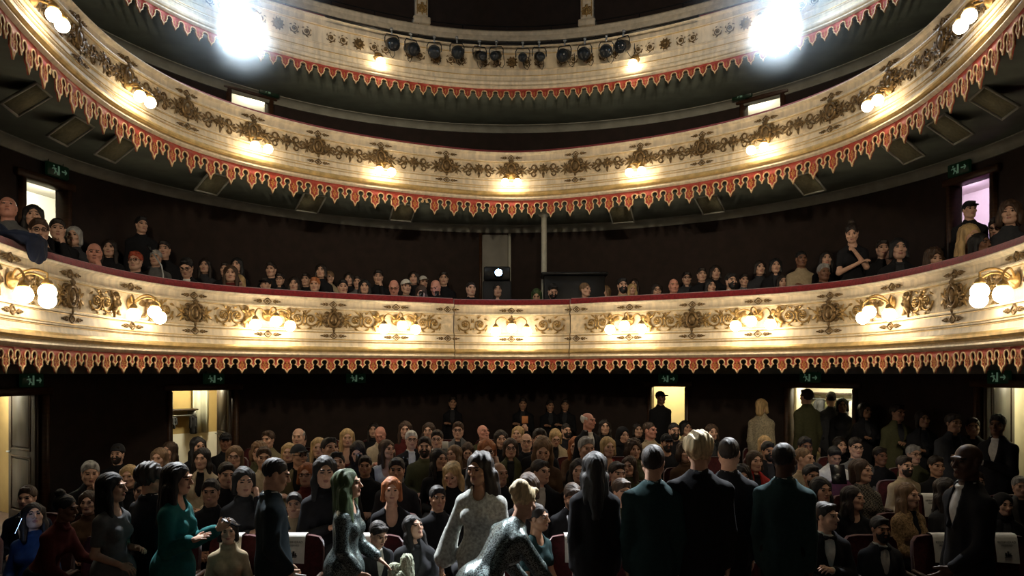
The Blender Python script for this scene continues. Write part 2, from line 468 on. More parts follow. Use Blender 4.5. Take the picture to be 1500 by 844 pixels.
def hand_proto(kind):
    """right hand hanging down: wrist at the origin, fingers along -Z, palm towards +X, thumb towards -Y"""
    if kind in HANDS: return HANDS[kind]
    a = np.arange(-.085, .095, .0056, dtype=np.float32)
    F = Field(np.arange(-.055, .10, .0056, dtype=np.float32), a, np.arange(-.205, .045, .0056, dtype=np.float32))
    F.cap((0, 0, .05), (0, 0, -.01), .029, .024, .01)
    F.ell((.002, .002, -.052), (.017, .041, .052), .02)
    curl = {'relax': (14, 24, 18), 'flat': (2, 5, 4), 'fist': (65, 85, 55), 'grip': (35, 50, 30)}[kind]
    for j, (yy, ln, rr) in enumerate(((-.030, .074, .0092), (-.010, .083, .0096), (.011, .077, .0092), (.031, .061, .0082))):
        p = np.array([.002, yy, -.088 + abs(j - 1.3) * .004]); th = 0.0; spread = (j - 1.5) * .05
        for q, (fr, cu) in enumerate(zip((.45, .31, .24), curl)):
            th += math.radians(cu + 2 * j)
            d = np.array([math.sin(th), spread, -math.cos(th)]); n = p + d * ln * fr
            F.cap(p, n, rr - q * .0008, rr - (q + 1) * .0009, .005); p = n
    t = {'relax': ((.004, -.055, -.052), (.016, -.067, -.082)), 'flat': ((.0, -.062, -.045), (.004, -.08, -.072)), 'fist': ((.025, -.042, -.05), (.042, -.015, -.075)), 'grip': ((.022, -.05, -.048), (.045, -.045, -.078))}[kind]
    F.cap((.004, -.024, -.022), t[0], .0155, .0115, .012); F.cap(t[0], t[1], .0112, .0088, .004)
    HANDS[kind] = F.surface(); return HANDS[kind]
def place_hand(s, k):
    V, Q = hand_proto(s.hand[k]); V = V * (.88 if s.f else 1.0)
    if k > 0: V = V * np.array([-1, 1, 1]); Q = Q[:, ::-1]
    z = -(s.wr[k] - s.el[k]); z /= np.linalg.norm(z)
    x = np.array([-k * 1.0, 0, 0]) if abs(z[0]) < .8 else np.array([0, 1.0, 0])
    if z[2] < .6: x = np.array([-k * .45, .25, -1.0]) if z[2] > -.4 else np.array([-k * .8, .6, 0])
    xx = x * -1 * k if False else x
    x = xx - z * (xx @ z); x /= np.linalg.norm(x); x = x * (1 if k < 0 else -1)
    y = np.cross(z, x)
    return V @ np.stack([x, y, z], 1).T + s.wr[k], Q
def grid(s, hf, hc, what):
    lo, hi = s.bounds()
    if what == 'body':
        return Field(*[axis(lo[i], hi[i], (s.hc[i] - (.13 if i < 2 else .15), s.hc[i] + .13), hf, hc) for i in range(3)])
    if what == 'top': lo = lo.copy(); lo[2] = max(s.P[2] - .34, 0); hi = hi.copy(); hi[2] = max(s.H[2] + .06, max(s.wr[1][2], s.wr[-1][2]) + .1)
    if what == 'leg': hi = hi.copy(); hi[2] = s.P[2] + .2
    return Field(*[axis(lo[i], hi[i], None, hc, hc) for i in range(3)])
def face_index(V, Q, s, hw=True):
    """0 skin, 1 eye, 2 brow, 3 lips"""
    c = V[Q].mean(1); p = (c - s.hc) @ s.RH
    m = np.zeros(len(Q), np.int32)
    x, y, z = np.abs(p[:, 0]), p[:, 1], p[:, 2]
    front = y < -.05
    m[front & (((x - .031) / .0135) ** 2 + ((z - .008) / .0075) ** 2 < 1)] = 1
    m[front & (x > .013) & (x < .052) & (z > .024 - .10 * np.abs(x - .03)) & (z < .034 - .10 * np.abs(x - .03))] = 2
    m[front & (((p[:, 0]) / .022) ** 2 + ((z + .0615) / .011) ** 2 < 1)] = 3
    return m
def make_body(s, hf=.0062, hc=.02, bare=False):
    F = grid(s, hf, .012 if bare else hc, 'body')
    torso(F, s, -.004); arms(F, s); legs(F, s, -.004); head(F, s)
    V, Q = F.surface(); mi = face_index(V, Q, s)
    for k in (-1, 1):
        HV, HQ = place_hand(s, k); Q = np.concatenate([Q, HQ + len(V)]); V = np.concatenate([V, HV]); mi = np.concatenate([mi, np.zeros(len(HQ), np.int32)])
    return V, Q, mi
def collar_ring(F, s, r, h, up=.03, rad=.066):
    c = s.N + up * s.u + .006 * s.fw
    pts = [c + rad * (math.cos(t) * s.rx + math.sin(t) * -s.fw) - (.028 * s.u if math.sin(t) < -.5 else 0) for t in np.linspace(0, 2 * PI, 13)]
    for a, b in zip(pts[:-1], pts[1:]): F.cap(a, b, r, r, h)
def make_top(s, kind, hc=.0125):
    F = grid(s, hc, hc, 'top'); e = .012
    if kind == 'undershirt':
        torso(F, s, .005); arms(F, s, .002, .985, .006); collar_ring(F, s, .012, .012); F.plane(s.P - .02 * s.u, -s.u)
        return F.surface()
    if kind in ('sweater', 'tee', 'shirt', 'vneck'):
        torso(F, s, e); arms(F, s, e + .004, .27 if kind == 'tee' else .97, e)
        F.ell(s.P - .06 * s.u, (.150 * s.b, .112 * s.b, .12), .05, s.RB)
        if kind in ('sweater', 'shirt'): collar_ring(F, s, .013, .012)
        if kind == 'vneck': F.ell(s.N - .06 * s.u + .10 * s.fw, (.062, .10, .115), .01, s.RB, 's')
        F.plane(s.P - (.02 if s.sit else .15) * s.u, -s.u)
    elif kind in ('jacket', 'coat'):
        e = .019 if kind == 'jacket' else .030
        torso(F, s, e); arms(F, s, e, .95, e - .002)
        for k in (-1, 1): F.ell(s.sh[k] + .010 * s.u - k * .01 * s.rx, (.048, .050, .038), .02, s.RB)
        if not s.sit: F.ell(s.P - .10 * s.u, (.172, .142, .22), .05, s.RB)
        collar_ring(F, s, .018, .014, .012, .074)
        F.ell(s.N - .07 * s.u + .13 * s.fw, (.052, .12, .20), .008, s.RB, 's')
        for k in (-1, 1): F.cap(s.N + k * .068 * s.rx + .045 * s.fw - .01 * s.u, s.P + .24 * s.u + k * .03 * s.rx + .128 * s.fw, .016, .012, .01)
        F.plane(s.P - (.02 if s.sit else .24) * s.u, -s.u)
        F.warp(.0016, 38, 1.0)
    elif kind == 'dress':
        torso(F, s, e); arms(F, s, e, .30, e)
        if not s.sit: F.ell(s.P - .02 * s.u, (.178, .135, .16), .05, s.RB); F.cap(s.P - .05 * s.u, s.P - .33 * s.u, .168, .165, .06)
        F.plane(s.P - (.02 if s.sit else .30) * s.u, -s.u)
    elif kind == 'gown':
        e = .018; torso(F, s, e); arms(F, s, e + .006, .90, e + .010)
        if not s.sit: F.cap(s.P - .05 * s.u, s.P - .33 * s.u, .17, .165, .06)
    elif kind == 'wide':      # loose blouse, sleeves widening to the wrist
        torso(F, s, .024); arms(F, s, .024, .93, .062)
        if not s.sit: F.cap(s.P - .05 * s.u, s.P - .30 * s.u, .175, .19, .06)
    if kind in ('tee', 'dress', 'gown', 'wide', 'vneck'):
        F.cap(s.N + .0 * s.u + .012 * s.fw, s.N + .14 * s.u, .060, .060, .006, 's')
        if kind != 'tee': F.ell(s.N - .01 * s.u + .08 * s.fw, (.058, .07, .062), .01, s.RB, 's')
    F.warp(.0012, 30, 2.0); F.warp(.0030 if kind in ('gown', 'wide', 'coat', 'jacket', 'shirt') else .0018, 21, .7)
    return F.surface()
def make_legs(s, kind='trousers', hc=.018):
    F = grid(s, hc, hc, 'leg')
    F.ell(s.P, (.160 * s.b + .006, .115 * s.b + .006, .12), .05, s.RB)
    if kind == 'skirt' and not s.sit:
        F.cap(s.P, np.array([0, 0, .40]), .15, .20, .05); legs(F, s, .004)
    else: legs(F, s, .013)
    F.plane(s.P + (.115 if s.sit else .07) * s.u, s.u)
    return F.surface()
HAIR = {}
def hair_mesh(kind):
    """in head coordinates: face towards -Y, origin at the head's middle"""
    if kind in HAIR: return HAIR[kind]
    h = .0062
    lo, hi = (-.17, -.16, -.16), (.17, .20, .20)
    if kind in ('long', 'wavy', 'verylong'): lo = (-.19, -.16, -.46 if kind != 'long' else -.34)
    if kind == 'ponytail': lo = (-.15, -.15, -.24); hi = (.15, .24, .17)
    if kind == 'beard': lo = (-.1, -.15, -.17); hi = (.1, .05, .0)
    F = Field(*[np.arange(lo[i], hi[i], h, dtype=np.float32) for i in range(3)])
    cutface = True
    if kind in ('short', 'crop', 'side', 'fringe'):
        t = {'short': .010, 'crop': .004, 'side': .014, 'fringe': .005}[kind]
        F.ell((0, .025, .038), (.076 + t, .096 + t, .087 + t), .01)
        if kind == 'side': F.cap((-.03, -.055, .108), (.05, -.05, .098), .022, .018, .03); F.cap((-.03, -.03, .118), (.02, .05, .118), .022, .02, .03)
        if kind == 'short': F.cap((-.035, -.06, .10), (.035, -.06, .10), .016, .016, .03)
        n = np.array([0, -.70, -.71]); F.plane((0, 0, -.008), n)
        if kind == 'fringe': F.plane((0, 0, .058), (0, -.25, 1)); F.plane((0, -.02, 0), (0, -1, 0))
        F.warp(.002, 95, 1)
    elif kind in ('long', 'verylong', 'wavy', 'bob', 'ponytail', 'bun', 'updo'):
        F.ell((0, .026, .041), (.085, .102, .091), .01)
        zb = {'long': -.24, 'verylong': -.36, 'wavy': -.36, 'bob': -.10, 'ponytail': -.0, 'bun': .0, 'updo': .0}[kind]
        if zb < 0:
            for k in (-1, 1):
                F.cap((k * .070, .0, .05), (k * .082, -.005, -.09), .028, .026, .03)
                if zb < -.12: F.cap((k * .080, -.002, -.08), (k * .088, -.03, zb + .02), .034, .020, .03); F.cap((k * .06, .05, -.08), (k * .08, .065, zb), .045, .03, .03)
            F.cap((0, .075, .03), (0, .085, zb), .072, .06, .03)
            if kind == 'wavy':
                for k in (-1, 1): F.cap((k * .09, .03, -.06), (k * .12, .02, -.28), .05, .045, .04)
        if kind == 'ponytail': F.ell((0, .125, .05), (.03, .03, .03), .02); F.cap((0, .14, .045), (0, .15, -.16), .032, .016, .02)
        if kind == 'bun': F.ell((0, .075, .135), (.046, .046, .04), .012)
        if kind == 'updo': F.ell((0, .085, .10), (.062, .062, .055), .02); F.ell((.02, .12, .06), (.045, .045, .045), .02); F.cap((-.04, -.055, .10), (.05, -.04, .105), .026, .022, .02)
        if kind in ('ponytail', 'bun', 'updo'): F.plane((0, 0, -.012), (0, -.62, -.78))
        F.warp(.006 if kind == 'wavy' else .0022, 46 if kind == 'wavy' else 85, 2)
    elif kind in ('curly', 'bushy'):
        F.ell((0, .024, .042), (.104, .118, .108), .01)
        if kind == 'curly':
            for k in (-1, 1): F.ell((k * .085, .015, -.05), (.045, .06, .085), .03)
            F.ell((0, .085, -.05), (.08, .05, .09), .03)
        else: F.plane((0, 0, -.03), (0, -.62, -.78))
        F.warp(.007, 62, 3)
    elif kind == 'hood':
        F.ell((0, .022, .03), (.095, .112, .105), .01); F.cap((0, .05, -.06), (0, .05, -.15), .095, .12, .05)
    elif kind == 'cap':
        F.ell((0, .018, .036), (.086, .104, .094), .01); F.plane((0, 0, .036), (0, -.1, -1))
        F.ell((0, -.115, .046), (.062, .068, .011), .008); cutface = False
    elif kind == 'beanie':
        F.ell((0, .018, .045), (.088, .106, .10), .01); F.plane((0, 0, .030), (0, -.25, -1)); cutface = False
    elif kind == 'beard':
        F.ell((0, -.028, -.050), (.066, .076, .082), .01); F.ell((0, -.064, -.098), (.034, .034, .032), .03)
        F.plane((0, 0, -.040), (0, .35, 1)); F.ell((0, -.105, -.062), (.021, .03, .010), .004, op='s')
        F.plane((0, .02, 0), (0, 1, 0)); cutface = False; F.warp(.0015, 110, 4)
    if cutface:
        zc, rz = (-.040, .124) if kind not in ('short', 'crop', 'side', 'fringe') else (-.035, .112)
        F.ell((0, -.115, zc), (.070 if kind != 'hood' else .07, .088, rz), .010, op='s')
    HAIR[kind] = F.surface(); return HAIR[kind]
HAIRME = {}
def hair_me(kind):
    if kind not in HAIRME: HAIRME[kind] = np_mesh('hair_' + kind, *hair_mesh(kind), mats=[M['dark']])
    return HAIRME[kind]
def glasses_me():
    if 'gl' not in HAIRME:
        b = MB()
        for k in (-1, 1):
            b.tube([(k * .031 + .023 * math.cos(t), -.106 + .004 * abs(math.cos(t)), .008 + .018 * math.sin(t)) for t in np.linspace(0, 2 * PI, 13)], .0028, 5)
            b.tube([(k * .054, -.102, .012), (k * .078, -.06, .012), (k * .084, .015, .006)], .0025, 5)
        b.tube([(-.009, -.109, .012), (.009, -.109, .012)], .0028, 5)
        HAIRME['gl'] = b.mesh('glasses', True, [M['phone']])
    return HAIRME['gl']
SKIN = {'fair': (.60, .36, .25), 'rosy': (.60, .28, .20), 'tan': (.42, .23, .14), 'brown': (.20, .095, .055), 'deep': (.075, .036, .022)}
HCOL = {'black': (.010, .009, .009), 'dark': (.017, .011, .008), 'brown': (.048, .026, .014), 'light_brown': (.17, .10, .05), 'blond': (.46, .31, .14), 'pale_blond': (.60, .48, .28), 'ginger': (.33, .11, .035), 'red': (.30, .05, .02), 'grey': (.30, .29, .27), 'white': (.62, .60, .55), 'greenish': (.05, .085, .032)}
FAB = {'black': (.012, .012, .014), 'charcoal': (.035, .036, .04), 'navy': (.008, .012, .028), 'teal_suit': (.016, .04, .042), 'blue_grey': (.018, .028, .034), 'grey': (.12, .12, .12), 'white': (.70, .68, .62), 'cream': (.55, .46, .32), 'beige': (.38, .30, .19), 'khaki': (.16, .135, .075), 'olive': (.075, .075, .035), 'brown': (.09, .05, .028), 'maroon': (.10, .018, .016), 'red': (.32, .025, .02), 'teal': (.014, .13, .13), 'pink': (.50, .24, .22), 'blue': (.025, .05, .12), 'mauve': (.2, .12, .16)}
for k, v in SKIN.items(): M['skin_' + k] = mat(k + '_skin', v, .5, 0, .08, 25, .05, 120)
for k, v in HCOL.items(): M['hair_' + k] = mat(k + '_hair', v, .58, 0, .35, 40, .35, 130, stretch=(1, 1, .18))
for k, v in FAB.items(): M['fab_' + k] = mat(k + '_cloth', v, .9, 0, .10, 30, .15, 220, spec=.18)
M['fab_sequin'] = mat('black_sequins', (.008, .010, .011), .32, .6, 0, 190, .4, col2=(.20, .26, .26), kind='voronoi')
M['fab_print'] = mat('white_printed_chiffon', (.66, .70, .66), .8, 0, 0, 42, .1, 60, col2=(.34, .35, .33))
M['fab_check'] = mat('checked_cloth', (.20, .18, .14), .85, 0, 0, 60, col2=(.03, .028, .025), kind='check')
M['fab_knit'] = mat('beige_knit', (.34, .29, .19), .9, 0, .3, 45, .5, 90)
M['fab_fur'] = mat('tawny_fur', (.26, .17, .08), .95, 0, .5, 50, .9, 90)
M['eye'] = mat('dark_eye', (.02, .014, .010), .2, 0, .2, 60)
M['lip'] = mat('lip', (.34, .14, .11), .45, 0, .1, 40)
M['liprose'] = mat('dark_lip', (.10, .035, .028), .45, 0, .1, 40)

BODYC = {}
def thin(me, ratio):
    """fewer polygons, same shape"""
    o = bpy.data.objects.new('thin', me); C.objects.link(o)
    d = o.modifiers.new('d', 'DECIMATE'); d.ratio = ratio
    r = bpy.data.meshes.new_from_object(o.evaluated_get(bpy.context.evaluated_depsgraph_get()))
    r.name = me.name; bpy.data.objects.remove(o); bpy.data.meshes.remove(me); return r
def body_set(key, s, fine=False):
    """cached meshes of one posture: body, tops and legs are made when first asked for"""
    if key not in BODYC: BODYC[key] = {'s': s, 'fine': fine}
    return BODYC[key]
def get(B, what, name=None):
    if what not in B:
        s, fine = B['s'], B['fine']
        if what in ('body', 'barebody'):
            V, Q, mi = make_body(s, .0052 if fine else .0070, .016 if fine else .02, what == 'barebody')
            B[what] = thin(np_mesh('body', V, Q, True, [M['skin_fair'], M['eye'], M['hair_dark'], M['lip']], mi), .42)
        elif what in ('trousers', 'skirt'): B[what] = np_mesh(what, *make_legs(s, what), mats=[M['dark']])
        else: B[what] = thin(np_mesh(what, *make_top(s, what, .0115 if fine else .0145), mats=[M['dark']]), .6)
    return B[what]
def setslot(o, i, m):
    o.material_slots[i].link = 'OBJECT'; o.material_slots[i].material = m
NPERS = [0]
PARTN = {'jacket': 'jacket', 'coat': 'coat', 'sweater': 'sweater', 'tee': 't_shirt', 'shirt': 'shirt', 'vneck': 'blouse', 'dress': 'dress', 'gown': 'gown', 'wide': 'blouse'}
def person(B, loc, face, scale, skin='fair', hair='short', hcol='dark', top='sweater', tcol='black', legs='trousers', lcol='black', glasses=False, beard=False, label=None, group=None, mirror=False, extra_top=None, hat=None, hatcol='black', hscale=1.0):
    """face: degrees, 0 towards the stage, positive towards the picture's right"""
    bare = top in ('tee', 'dress') 
    o = bpy.data.objects.new('person', get(B, 'barebody' if bare else 'body'))
    o.location = loc; o.rotation_euler = (0, 0, math.radians(face))
    sc = scale if not isinstance(scale, tuple) else scale
    o.scale = (-scale if mirror else scale, scale, scale)
    link(o)
    for i, mm in enumerate((M['skin_' + skin], M['eye'], M['hair_' + (hcol if hcol not in ('white', 'grey') else 'light_brown')], M['liprose' if skin in ('deep', 'brown') else 'lip'])): setslot(o, i, mm)
    tag(o, label, 'person', group)
    def child(name, me, m):
        c = obj(name, me, o); setslot(c, 0, m); return c
    s = B['s']
    HM = Matrix.Translation(Vector(s.hc)) @ Matrix(s.RH.tolist()).to_4x4()
    if hair != 'bald':
        c = child('hair' if hair != 'hood' else 'hood', hair_me(hair), M['hair_' + hcol] if hair != 'hood' else M['fab_' + hcol]); c.matrix_local = HM @ Matrix.Scale(hscale, 4)
    if hat: c = child(hat, hair_me(hat), M['fab_' + hatcol]); c.matrix_local = HM @ Matrix.Scale(1.03, 4)
    if beard: c = child('beard', hair_me('beard'), M['hair_' + (hcol if hair != 'bald' else 'dark')]); c.matrix_local = HM
    if glasses: c = child('glasses', glasses_me(), M['phone']); c.matrix_local = HM
    if top in ('jacket', 'coat'):
        child('shirt', get(B, 'undershirt'), M['fab_' + (extra_top or 'white')])
    child(PARTN[top], get(B, top), M['fab_' + tcol])
    if legs: child(legs, get(B, legs), M['fab_' + lcol])
    if label and 'bow tie' in label:
        b = MB(); c = s.N - .008 * s.u + .098 * s.fw
        for k in (-1, 1): b.tube([c + k * .006 * s.rx, c + k * .022 * s.rx, c + k * .052 * s.rx], [.008, .016, .024], 8)
        b.ball(c + .004 * s.fw, .012, 8, 6); b.build('bow_tie', M['fab_black'], o)
    NPERS[0] += 1
    return o
# ---------------------------------------------------------------- plan of the house
WR, WC = 6.16, np.array([0.0, 8.69])         # the curved wall behind the seats
FLOOR = -1.98         # at the doors
WALLB = -2.5
def FZ(y): return -2.40 + .07 * min(max(y - 6.3, 0), 6.2)      # the raked stalls floor
def smooth_path(half, ds=.04):
    """mirror the control points of the right half, run a Catmull-Rom curve through them, resample"""
    h = np.array(half, float)
    P = np.concatenate([h[::-1][:-1] * np.array([-1, 1]), h]) if abs(h[0, 0]) < 1e-6 else np.concatenate([h[::-1] * np.array([-1, 1]), h])
    P = np.concatenate([[2 * P[0] - P[1]], P, [2 * P[-1] - P[-2]]])
    out = []
    for i in range(1, len(P) - 2):
        a, b, c, d = P[i - 1:i + 3]
        for t in np.linspace(0, 1, 24, endpoint=False):
            out.append(.5 * (2 * b + (c - a) * t + (2 * a - 5 * b + 4 * c - d) * t * t + (3 * b - a - 3 * c + d) * t ** 3))
    out.append(P[-2]); out = np.array(out)
    for _ in range(30): out[1:-1] = .25 * out[:-2] + .5 * out[1:-1] + .25 * out[2:]
    L = np.concatenate([[0], np.cumsum(np.linalg.norm(np.diff(out, axis=0), axis=1))])
    n = int(L[-1] / ds) // 2 * 2
    s = np.linspace(0, L[-1], n + 1)
    return np.stack([np.interp(s, L, out[:, k]) for k in (0, 1)], 1), s - L[-1] / 2
class Plan:
    def __init__(s, half):
        s.P, s.s = smooth_path(half)
        T = np.gradient(s.P, axis=0); T /= np.linalg.norm(T, axis=1)[:, None]
        s.T = T; s.N = np.stack([T[:, 1], -T[:, 0]], 1)      # towards the stage and the middle of the house
        s.half = s.s[-1]
    def at(s, q, out=0.0):
        i = lambda A: np.array([np.interp(q, s.s, A[:, 0]), np.interp(q, s.s, A[:, 1])])
        n = i(s.N); n /= np.linalg.norm(n)
        return i(s.P) + out * n, n
    def rz(s, q):
        n = s.at(q)[1]; return math.atan2(n[0], -n[1])      # turns local -Y onto the outward normal
    def from_px(s, px, out=0.0):
        g = np.linspace(-s.half, s.half, 900)
        p = np.array([s.at(a, out)[0] for a in g]); x = 750 + FPX * p[:, 0] / p[:, 1]
        far = p[:, 1] > 5.3
        i = np.argmin(np.abs(x - px) + (~far) * 1e4); return float(g[i])
B1 = Plan([(0, 12.52), (.93, 12.42), (1.5, 12.12), (2.54, 11.62), (3.47, 11.02), (4.07, 10.45), (4.44, 9.75), (4.62, 8.8), (4.62, 7.7), (4.46, 6.6), (4.12, 5.4), (3.6, 4.2)])
B2 = Plan([(0, 13.22), (1.29, 12.88), (2.69, 12.12), (3.775, 11.12), (4.36, 10.11), (4.58, 9.06), (4.58, 8.2), (4.46, 7.3), (4.24, 6.3), (3.9, 5.2), (3.4, 4.0)])
B3 = Plan([(0, 13.22), (1.465, 12.97), (3.0, 12.18), (4.237, 11.15), (4.85, 10.1), (5.12, 9.1), (5.15, 8.2), (5.0, 7.2), (4.7, 6.0)])
def sweep(P, N, prof, closed=True, caps=True):
    P = np.asarray(P); N = np.asarray(N); n, m = len(P), len(prof)
    o = np.array([p[0] for p in prof]); z = np.array([p[1] for p in prof])
    XY = P[:, None, :] + o[None, :, None] * N[:, None, :]
    V = np.concatenate([XY, np.broadcast_to(z[None, :, None], (n, m, 1))], 2).reshape(-1, 3)
    mm = m if closed else m - 1
    i = np.arange(n - 1)[:, None]; j = np.arange(mm)[None, :]; k = (j + 1) % m
    Q = np.stack([i * m + j, (i + 1) * m + j, (i + 1) * m + k, i * m + k], -1).reshape(-1, 4).tolist()
    if caps and closed: Q += [list(range(m)), list(range((n - 1) * m, n * m))[::-1]]
    return V, Q
def band(plan, prof, name, mt, parent, s0=None, s1=None, extra=0.0, step=2, closed=True):
    m = (plan.s >= (s0 if s0 is not None else -99)) & (plan.s <= (s1 if s1 is not None else 99))
    P, N = plan.P[m][::step], plan.N[m][::step]
    if s0 is not None and extra == 0 and False: pass
    me = np_mesh(name, *sweep(P, N, [(o + extra, z) for o, z in prof], closed), smooth=True, mats=[mt])
    return obj(name, autosmooth(me, 35), parent)
PROF = [(-.10, 1.09), (-.10, 1.135), (.045, 1.135), (.052, 1.125), (.045, 1.11), (.015, 1.095), (.0, 1.085), (0, 1.005), (.03, .995), (.036, .978), (.0, .962), (-.014, .955), (-.014, .668), (.0, .66), (.03, .652), (.032, .634), (.012, .624), (.028, .522), (.048, .513), (.048, .492), (.036, .482), (.050, .422), (.072, .408), (.088, .385), (.088, .36), (.072, .337), (.035, .328), (.035, .310), (.080, .304), (.085, .285), (.065, .262), (.030, .250), (.030, .236), (-.10, .236)]
def scaled(prof, z0, z1, oscale=1.0):
    return [(o * oscale, z0 + (z - .236) * (z1 - z0) / (1.135 - .236)) for o, z in prof]
HOLD = {}
# valance pieces: one pointed tooth between two keyholes, flanked by halves of the small teeth
def keyhole_outline(w, H, small=True, wl=None):
    """half outline from the tip of the big tooth (x = 0, z = -H) to the edge of the piece, x > 0"""
    p = [(0, -1.0), (.05, -.88), (.085, -.80), (.12, -.75), (.17, -.735), (.205, -.69), (.218, -.62), (.205, -.555), (.215, -.50)]
    cx, cz, r = .287, -.30, .120
    for t in np.linspace(244, -64, 14):
        p.append((cx + r * math.cos(math.radians(t)), cz + r * .90 * math.sin(math.radians(t)) * (w / H)))
    if small: p += [(.365, -.475), (.405, -.50), (.435, -.55), (.50, -.66)]
    else: p += [(.40, -.27), (.50, -.24)]
    return [(x * w, z * H) for x, z in p]
def single_outline(w, H):
    p = [(0, -1.0), (.07, -.84), (.15, -.74), (.23, -.69), (.27, -.62), (.25, -.55), (.29, -.49)]
    for t in np.linspace(225, 100, 6): p.append((.43 + .13 * math.cos(math.radians(t)), -.36 + .15 * math.sin(math.radians(t))))
    p += [(.5, -.20)]
    return [(x * w, z * H) for x, z in p]
def valance_mesh(key, w, H, left='small', right='small', single=False):
    k = (key, left, right)
    if k in HOLD: return HOLD[k]
    R = single_outline(w, H) if single else keyhole_outline(w, H, right == 'small')
    Lh = single_outline(w, H) if single else keyhole_outline(w, H, left == 'small')
    line = [(-x, z) for x, z in Lh[::-1]] + R[1:]                 # from the left edge over the tip to the right edge
    poly = [(-w / 2, 0.0)] + line + [(w / 2, 0.0)]
    from mathutils.geometry import tessellate_polygon
    tri = tessellate_polygon([[Vector((x, z, 0)) for x, z in poly]])
    n = len(poly); th = .014
    V = [(x, -th, z) for x, z in poly] + [(x, 0, z) for x, z in poly]
    F = []
    for t in tri:
        a, b, c = [Vector((poly[i][0], poly[i][1])) for i in t]
        t = list(t) if (b - a).cross(c - a) > 0 else list(t)[::-1]
        F.append(t); F.append([i + n for i in t[::-1]])
    for i in range(n):
        j = (i + 1) % n
        F.append([i, i + n, j + n, j][::-1])
    board = np_mesh('valance_board', V, F, False, [M['valance']])
    # edging: a raised band just inside the cut
    pts = [Vector((x, z)) for x, z in line]; wd = .0165 if not single else .0135; E = []; EF = []
    for i, p in enumerate(pts):
        a = pts[max(i - 1, 0)]; b = pts[min(i + 1, len(pts) - 1)]
        d = (b - a).normalized(); nn = Vector((-d.y, d.x))
        q = p + nn * wd
        E += [(p.x, -th - .006, p.y), (q.x, -th - .006, q.y), (p.x, -th * .3, p.y - .0), (q.x, -th, q.y)]
    for i in range(len(pts) - 1):
        a, b = i * 4, (i + 1) * 4
        EF += [[a, b, b + 1, a + 1], [a + 2, b + 2, b, a], [a + 1, b + 1, b + 3, a + 3]]
    edge = np_mesh('edging', E, EF, False, [M['edging']])
    # stencilled flower on the big tooth
    mo = MB()
    if not single:
        c = -.50 * H
        for ang in (90, 210, 330, 30, 150, 270):
            a = math.radians(ang); L = (.13 if ang in (90, 270) else .085) * w * 1.5
            d = np.array([math.cos(a), math.sin(a)]); s_ = np.array([-d[1], d[0]])
            q = [d * .1 * L, d * .55 * L + s_ * .22 * L, d * L, d * .55 * L - s_ * .22 * L]
            mo.add([(x, -th - .004, c + z) for x, z in q], [[3, 2, 1, 0]])
    else:
        mo.add([(0, -th - .004, -.72 * H), (.05 * w, -th - .004, -.45 * H), (0, -th - .004, -.2 * H), (-.05 * w, -th - .004, -.45 * H)], [[0, 1, 2, 3]])
    HOLD[k] = (board, edge, mo.mesh('stencilled_flower', False, [M['motif']]))
    return HOLD[k]
def make_valance(plan, z, out, w, H, key, label, gaps=(), single=False, s_break=None):
    root = empty('valance', (0, float(plan.at(0, out)[0][1]), z)); tag(root, label, 'valance')
    n = int(plan.half * 2 / w) - 1; n -= (n + 1) % 2
    inv = -Vector(root.location)
    for i in range(-(n // 2), n // 2 + 1):
        q = i * w
        ex = 0.0
        if s_break is not None and abs(q) < s_break: ex = -.12
        p, nn = plan.at(q, out + ex)
        if p[1] < 5.2: continue
        lf = 'gap' if (i - 1) in gaps else 'small'; rt = 'gap' if i in gaps else 'small'
        b, e, f = valance_mesh(key, w, H, lf, rt, single)
        o = obj('valance_piece', b, root); o.location = Vector((p[0], p[1], z)) + inv; o.rotation_euler = (0, 0, plan.rz(q))
        obj('edging', e, o); obj('stencilled_flower', f, o)
    return root
# ---------------------------------------------------------------- relief ornaments (local frame: X along, Z up, -Y out)
def leaf(b, p, ang, L, wd, curl=.02, y=-.01):
    d = np.array([math.cos(ang), math.sin(ang)]); s_ = np.array([-d[1], d[0]])
    V = []; F = []; m = 6
    for i in range(m + 1):
        t = i / m; ww = wd * math.sin(PI * min(.97, .12 + .88 * t)) ** .8 * (1 - .15 * t)
        bend = s_ * curl * t * t * 2
        c = np.array(p[:2]) + d * L * t + bend
        for q, h in ((-1, .0), (-.5, .010), (0, .004), (.5, .010), (1, .0)):
            a = c + s_ * ww * q
            V.append([a[0], y - h - .016 * math.sin(PI * t), a[1]])
    for i in range(m):
        for k in range(4): F.append([i * 5 + k, (i + 1) * 5 + k, (i + 1) * 5 + k + 1, i * 5 + k + 1])
    b.add(V, F)
def spiral(b, c, r0, r1, a0, turns, tr, n=26, sgn=1):
    P = []; R = []
    for i in range(n):
        t = i / (n - 1); a = a0 + sgn * turns * 2 * PI * t; r = r0 + (r1 - r0) * t ** .8
        P.append((c[0] + r * math.cos(a), -.012 - .012 * t, c[1] + r * math.sin(a))); R.append(tr * (1 - .45 * t))
    b.tube(P, R, 6); return P
def scroll_me(H):
    if ('scroll', H) in HOLD: return HOLD[('scroll', H)]
    b = MB(); r = H * .42
    spiral(b, (0, 0), r, r * .18, PI, 1.6, .016)
    b.ball((0, -.026, 0), r * .20, 8, 5, (1, .7, 1))
    for k in range(6):
        a = k * PI / 3; leaf(b, (.0 + r * .12 * math.cos(a), r * .12 * math.sin(a)), a, r * .34, r * .12, 0, -.018)
    for a, l in ((2.2, .5), (1.2, .42), (3.6, .42), (4.6, .5), (5.5, .4), (.3, .45)):
        leaf(b, (r * .95 * math.cos(a), r * .95 * math.sin(a)), a + .7, r * l * 1.15, r * .16, .02)
    HOLD[('scroll', H)] = b.mesh('scroll_ornament', True, [M['gilt']]); return HOLD[('scroll', H)]
